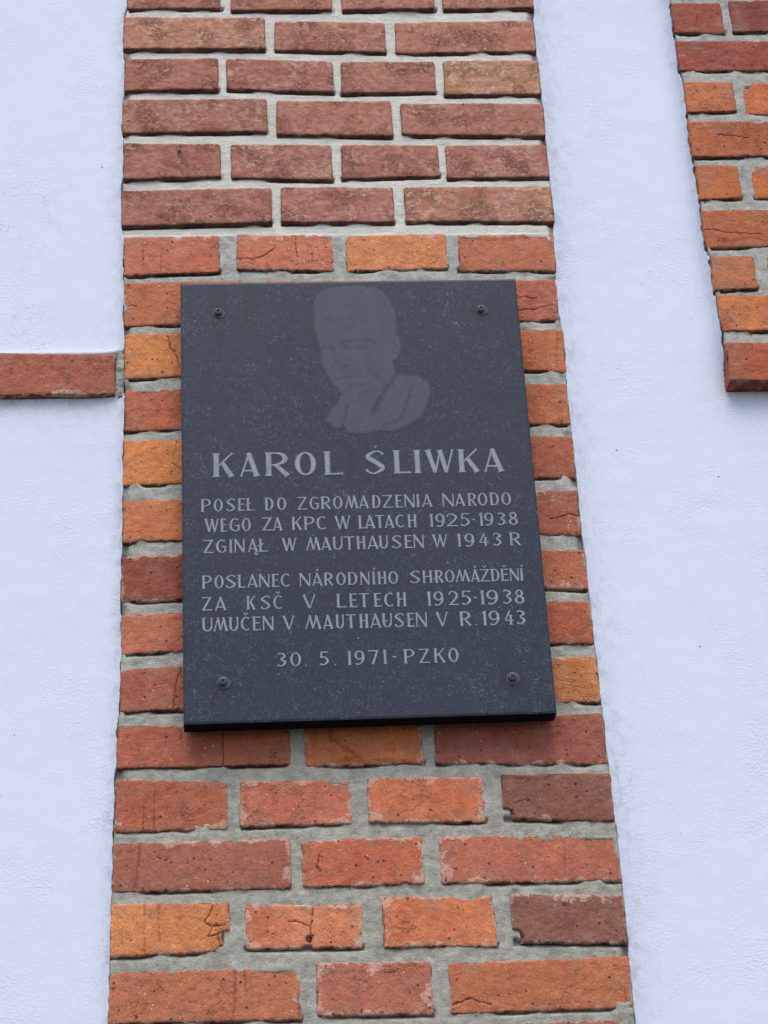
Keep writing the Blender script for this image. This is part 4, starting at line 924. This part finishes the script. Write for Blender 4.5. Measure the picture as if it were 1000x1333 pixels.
# --- letters: tapering strokes with flared ends, in units of the cap height
def spline(pts, n=7):
    out = []
    for i in range(len(pts) - 1):
        p0 = pts[max(0, i - 1)]; p1 = pts[i]; p2 = pts[i + 1]; p3 = pts[min(len(pts) - 1, i + 2)]
        for k in range(n):
            t = k / n
            out.append(tuple(.5 * (2 * p1[a] + (p2[a] - p0[a]) * t + (2 * p0[a] - 5 * p1[a] + 4 * p2[a] - p3[a]) * t * t + (3 * p1[a] - p0[a] - 3 * p2[a] + p3[a]) * t ** 3) for a in range(3)))
    return out + [pts[-1]]
def ell(cx, cy, rx, ry, a0, a1, T, t, n=26):
    out = []
    for k in range(n + 1):
        a = rad(a0 + (a1 - a0) * k / n)
        c = math.cos(a)
        out.append((cx + rx * c, cy + ry * math.sin(a), t + (T - t) * c * c))
    return out
def glyph(ch, W, T=.165, t=.085):
    def stem(x, y0=0, y1=1, T_=T):
        h = min(.1, (y1 - y0) * .3)
        return [(x, y0, T_ * 1.65), (x, y0 + .035, T_ * 1.25), (x, y0 + h, T_), (x, y1 - h, T_), (x, y1 - .035, T_ * 1.25), (x, y1, T_ * 1.65)]
    def seg(x0, y0, x1, y1, w0, w1=None, f0=1.0, f1=1.0):
        w1 = w0 if w1 is None else w1
        L = math.hypot(x1 - x0, y1 - y0)
        out = [(x0, y0, w0 * f0)]
        for q in (.06, .14, .5, .86, .94):
            f = 1
            out.append((x0 + (x1 - x0) * q, y0 + (y1 - y0) * q, w0 + (w1 - w0) * q))
        return out + [(x1, y1, w1 * f1)]
    l = T * .72; r = W - T * .72; m = t / 2
    base = {'Ś': 'S', 'Ł': 'L', 'Ą': 'A', 'Á': 'A', 'Í': 'I', 'Ž': 'Z', 'Ě': 'E', 'Č': 'C'}.get(ch, ch)
    S = []
    if base == 'I': S = [stem(W / 2)]
    elif base == '1': S = [stem(W * .6, 0, 1), seg(W * .05, .80, W * .6, .96, t * .7, t)]
    elif base == 'L': S = [stem(l), seg(l, m, W, m + .01, t, t, 1, 1.7)]
    elif base == 'E': S = [stem(l), seg(l, m, W, m + .01, t, t, 1, 1.7), seg(l, 1 - m, W * .95, 1 - m - .01, t, t, 1, 1.7), seg(l, .53, W * .85, .53, t, t, 1, 1.6)]
    elif base == 'H': S = [stem(l), stem(r), seg(l, .52, r, .52, t)]
    elif base == 'T': S = [stem(W / 2, 0, .98), seg(0, 1 - m, W / 2, 1 - m, t, t, 1.7, 1), seg(W / 2, 1 - m, W, 1 - m, t, t, 1, 1.7)]
    elif base == 'N': S = [seg(t * .7, 0, t * .7, 1, t, t, 1.8, 1.6), seg(t * .5, 1, W - t * .6, 0, T, T, 1.2, .8), seg(W - t * .6, 1, W - t * .6, 0, t, t, 1.9, 1)]
    elif base == 'D': S = [stem(l), seg(l, 1 - m, W * .5, 1 - m, t), seg(l, m, W * .5, m, t), ell(W * .45, .5, W * .55 - T / 2, .5 - m, 90, -90, T, t)]
    elif base == 'P': S = [stem(l), seg(l, 1 - m, W * .5, 1 - m, t), seg(l, .44, W * .5, .44, t), ell(W * .5, .72, W * .5 - T / 2, .28 - m, 90, -90, T, t)]
    elif base == 'R': S = [stem(l), seg(l, 1 - m, W * .45, 1 - m, t), seg(l, .46, W * .45, .46, t), ell(W * .45, .73, W * .47 - T / 2, .27 - m, 90, -90, T, t), seg(W * .42, .48, W - T * .45, 0, T * .75, T, 1, 1.5)]
    elif base == 'K': S = [stem(l), seg(l, .38, W * .9, 1, t * .9, t, 1, 1.9), seg(W * .45, .60, W - T * .55, 0, T * .85, T, .7, 1.5)]
    elif base == 'A': S = [seg(t, 0, W * .50, 1, t, t, 1.9, 1), seg(W * .46, 1, W - T * .6, 0, T * .95, T, .9, 1.5), seg(W * .2, .24, W * .8, .24, t)]
    elif base == 'V': S = [seg(T * .5, 1, W * .52, 0, T, T * .8, 1.5, .6), seg(W - t * .9, 1, W * .52, 0, t, t, 1.9, .8)]
    elif base == 'W': S = [seg(T * .5, 1, W * .32, 0, T, T * .8, 1.5, .6), seg(W * .52, .97, W * .32, 0, t, t, 1, .8), seg(W * .50, .98, W * .70, 0, T, T * .8, 1.2, .6), seg(W - t * .9, 1, W * .70, 0, t, t, 1.9, .8)]
    elif base == 'M': S = [seg(t * .8, 0, W * .34, 1, t, t, 1.9, 1), seg(W * .31, 1, W * .50, .04, T * .9, T * .75, 1, .5), seg(W * .50, .04, W * .72, 1, t, t, .8, 1), seg(W * .68, 1, W - T * .55, 0, T * .95, T, .9, 1.5)]
    elif base == 'Z': S = [seg(.02, 1 - m, W * .97, 1 - m, t, t, 1.8, 1), seg(W - T * .55, 1 - m, T * .5, m, T * .85, T * .85), seg(.03, m, W, m, t, t, 1, 1.8)]
    elif base == 'U': S = [[(l, 1, T * 1.6), (l, .96, T * 1.2), (l, .88, T), (l, .35, T), *[(W / 2 - (W / 2 - l) * math.cos(rad(a)), .32 - (.32 - m) * math.sin(rad(a)), T + (t - T) * math.sin(rad(a)) ** 2) for a in range(10, 171, 16)], (W - t * .9, .35, t * 1.1), (W - t * .9, .9, t * 1.1), (W - t * .9, 1, t * 2)]]
    elif base in 'O0': S = [ell(W / 2, .5, W / 2 - T / 2, .5 - m, 0, 360, T, t, 40)]
    elif base == 'C': S = [ell(W * .56, .5, W * .56 - T / 2, .5 - m, 52, 308, T, t, 30)]
    elif base == 'G': S = [ell(W * .56, .5, W * .56 - T / 2, .5 - m, 52, 318, T, t, 30), seg(W - T * .6, .1, W - T * .6, .46, T * .8, T * .8, 1, 1.3), seg(W * .55, .45, W, .45, t)]
    elif base == 'S': S = [spline([(W * .90, .83, t * 1.6), (W * .78, .93, t), (W * .5, 1 - m, t), (T * .55, .75, T * .85), (W * .5, .52, T), (W - T * .55, .26, T * .85), (W * .48, m, t), (W * .2, .07, t), (W * .06, .2, t * 1.7)])]
    elif base == '2': S = [spline([(W * .10, .74, t * 1.3), (W * .22, .92, t), (W * .52, 1 - m, t), (W - T * .6, .74, T), (W * .66, .42, T * .8), (W * .10, m, t)]), seg(W * .05, m, W, m, t, t, 1, 1.8)]
    elif base == '3': S = [spline([(W * .12, .88, t * 1.2), (W * .45, 1 - m, t), (W * .85, .77, T * .9), (W * .42, .55, t)]), spline([(W * .42, .55, t), (W - T * .55, .29, T), (W * .45, m, t), (W * .08, .14, t * 1.5)])]
    elif base == '4': S = [seg(W * .62, 1, W * .06, .32, t * 1.1), seg(W * .04, .30, W, .30, t), stem(W * .68, 0, .68)]
    elif base == '5': S = [seg(W * .2, 1 - m, W * .95, 1 - m, t, t, 1, 1.7), seg(W * .22, 1, W * .17, .56, T * .7), spline([(W * .17, .55, t), (W * .5, .62, t), (W - T * .55, .33, T), (W * .45, m, t), (W * .06, .12, t * 1.5)])]
    elif base == '7': S = [seg(W * .04, 1 - m, W * .97, 1 - m, t, t, 1.8, 1), seg(W * .88, .96, W * .40, 0, T * .7, T, 1, 1.2)]
    elif base == '8': S = [ell(W * .5, .75, W * .42 - T / 2, .25 - m, 0, 360, T * .9, t, 30), ell(W * .5, .27, W * .5 - T / 2, .27 - m, 0, 360, T, t, 30)]
    elif base == '9': S = [ell(W * .5, .67, W * .5 - T / 2, .33 - m, 0, 360, T, t, 30), spline([(W - T * .5, .67, T), (W - T * .55, .35, T), (W * .55, .05, t * 1.1), (W * .12, .06, t * 1.5)])]
    elif base == '.': S = [[(W / 2, .01, .09), (W / 2, .10, .09)]]
    elif base == '-': S = [seg(0, .5, W, .5, .09)]
    if ch == 'Ś': S.append([(W * .50, 1.12, t * .4), (W * .50 + .07, 1.22, t * .9)])
    if ch in 'ÁÍ': S.append([(W * .45, 1.13, t * .8), (W * .45 + .12, 1.3, t * 1.6)])
    if ch in 'ŽĚČ': S.append([(W * .5 - .14, 1.28, t * .8), (W * .5, 1.14, t * 1.3), (W * .5 + .14, 1.28, t * .8)])
    if ch == 'Ł':
        S = [stem(l + .12), seg(l + .12, m, W, m + .01, t, t, 1, 1.7), [(l - .05, .42, t), (l + .32, .64, t * 1.2)]]
    if ch == 'Ą': S.append(spline([(W - T * .7, .0, t), (W - T * 1.5, -.12, t), (W - T * .8, -.2, t * 1.2), (W, -.13, t)]))
    return S
def stroke_mesh(S, x0, z0, h, V, F, lvl):
    pts = [(x0 + x * h, z0 + y * h, w_ * h / 2) for x, y, w_ in S]
    L, R = [], []
    for i, (x, z, hw) in enumerate(pts):
        a = pts[max(0, i - 1)]; b_ = pts[min(len(pts) - 1, i + 1)]
        closed = len(pts) > 10 and math.hypot(pts[0][0] - pts[-1][0], pts[0][1] - pts[-1][1]) < 1e-6
        if closed and i in (0, len(pts) - 1): a, b_ = pts[-2], pts[1]
        dx, dz = b_[0] - a[0], b_[1] - a[1]
        n_ = math.hypot(dx, dz) or 1
        ex, ez = -dz / n_, dx / n_
        L.append((x + ex * hw, z + ez * hw)); R.append((x - ex * hw, z - ez * hw))
    # keep straight-stroke ends level with the cap and base line
    yf = YP - .0004 - lvl * .00004
    o = len(V)
    for (l_, r_), p in zip(zip(L, R), pts):
        V.extend([(l_[0], yf, l_[1]), (p[0], yf - .0001, p[1]), (r_[0], yf, r_[1]), (l_[0], YP + .0002, l_[1]), (r_[0], YP + .0002, r_[1])])
        RIM.extend([1, 0, 1, 1, 1])
    n_ = len(pts)
    for i in range(n_ - 1):
        a = o + 5 * i; b_ = a + 5
        F.extend([(a, b_, b_ + 1, a + 1), (a + 1, b_ + 1, b_ + 2, a + 2), (a, a + 3, b_ + 3, b_), (a + 2, b_ + 2, b_ + 4, a + 4)])
for li, row in enumerate(TEXT):
    T_, t_ = (.205, .075) if li == 0 else (.165, .088)
    for ch, x, wd, z, h in row:
        V, F = [], []
        RIM = []
        for k, s_ in enumerate(glyph(ch, wd / h, T_, t_)):
            s2 = []
            for q in s_:
                s2.append(q)
            stroke_mesh(s2, x, z, h, V, F, k)
        pobj('letter', V, F, M_LETTER, smooth=False, attrs={'rim': RIM})

# --- four cross-head screws in their plugs
def lathe(name, cx, cz, prof, mat, parent, N=28, wob=0.0):
    V, F = [], []
    for r_, y in prof:
        for k in range(N):
            a = 2 * math.pi * k / N
            rr = r_ * (1 + wob * noise.noise(Vector((math.cos(a) * 1.6, math.sin(a) * 1.6, cx * 50 + cz * 10))))
            V.append((cx + rr * math.cos(a), y, cz + rr * math.sin(a)))
    for j in range(len(prof) - 1):
        for k in range(N):
            k2 = (k + 1) % N
            F.append((j * N + k, j * N + k2, (j + 1) * N + k2, (j + 1) * N + k))
    F.append(tuple(range((len(prof) - 1) * N, len(prof) * N)))
    return pobj(name, V, F, mat)
for si, (sx_, sz_) in enumerate(SCREWS):
    lathe('plug', sx_ + .0012, sz_ - .0012, [(.0088, YP + .0005), (.0086, YP - .0005), (.0078, YP - .0008), (.0066, YP - .0007)], M_PLUG, plaque, 28, .25)
    rot_ = (.25, .1, .7, .8)[si]
    R_, N_ = .0054, 30
    V, F = [], []
    for j in range(N_ + 1):
        for i in range(N_ + 1):
            u, v = i / N_ * 2 - 1, j / N_ * 2 - 1
            x = u * math.sqrt(1 - v * v / 2) * R_; z = v * math.sqrt(1 - u * u / 2) * R_
            rr = math.hypot(x, z) / R_
            y = YP - .0056 + .0022 * rr ** 3
            xr = x * math.cos(rot_) + z * math.sin(rot_); zr = -x * math.sin(rot_) + z * math.cos(rot_)
            if (abs(xr) < .00075 and abs(zr) < .0030) or (abs(zr) < .00075 and abs(xr) < .0030): y += .0035
            V.append((sx_ + x, y, sz_ + z))
    n1 = N_ + 1
    F = [(j * n1 + i, j * n1 + i + 1, (j + 1) * n1 + i + 1, (j + 1) * n1 + i) for j in range(N_) for i in range(N_)]
    ring = [i for i in range(n1)] + [j * n1 + N_ for j in range(1, n1)] + [N_ * n1 + i for i in range(N_ - 1, -1, -1)] + [j * n1 for j in range(N_ - 1, 0, -1)]
    o1 = len(V)
    for k in ring:
        dx, dz = V[k][0] - sx_, V[k][2] - sz_
        V.append((sx_ + dx * .55, YP - .0003, sz_ + dz * .55))
    for k in range(len(ring)):
        k2 = (k + 1) % len(ring); F.append((ring[k2], ring[k], o1 + k, o1 + k2))
    s_ = pobj('screw', V, F, M_SCREW)
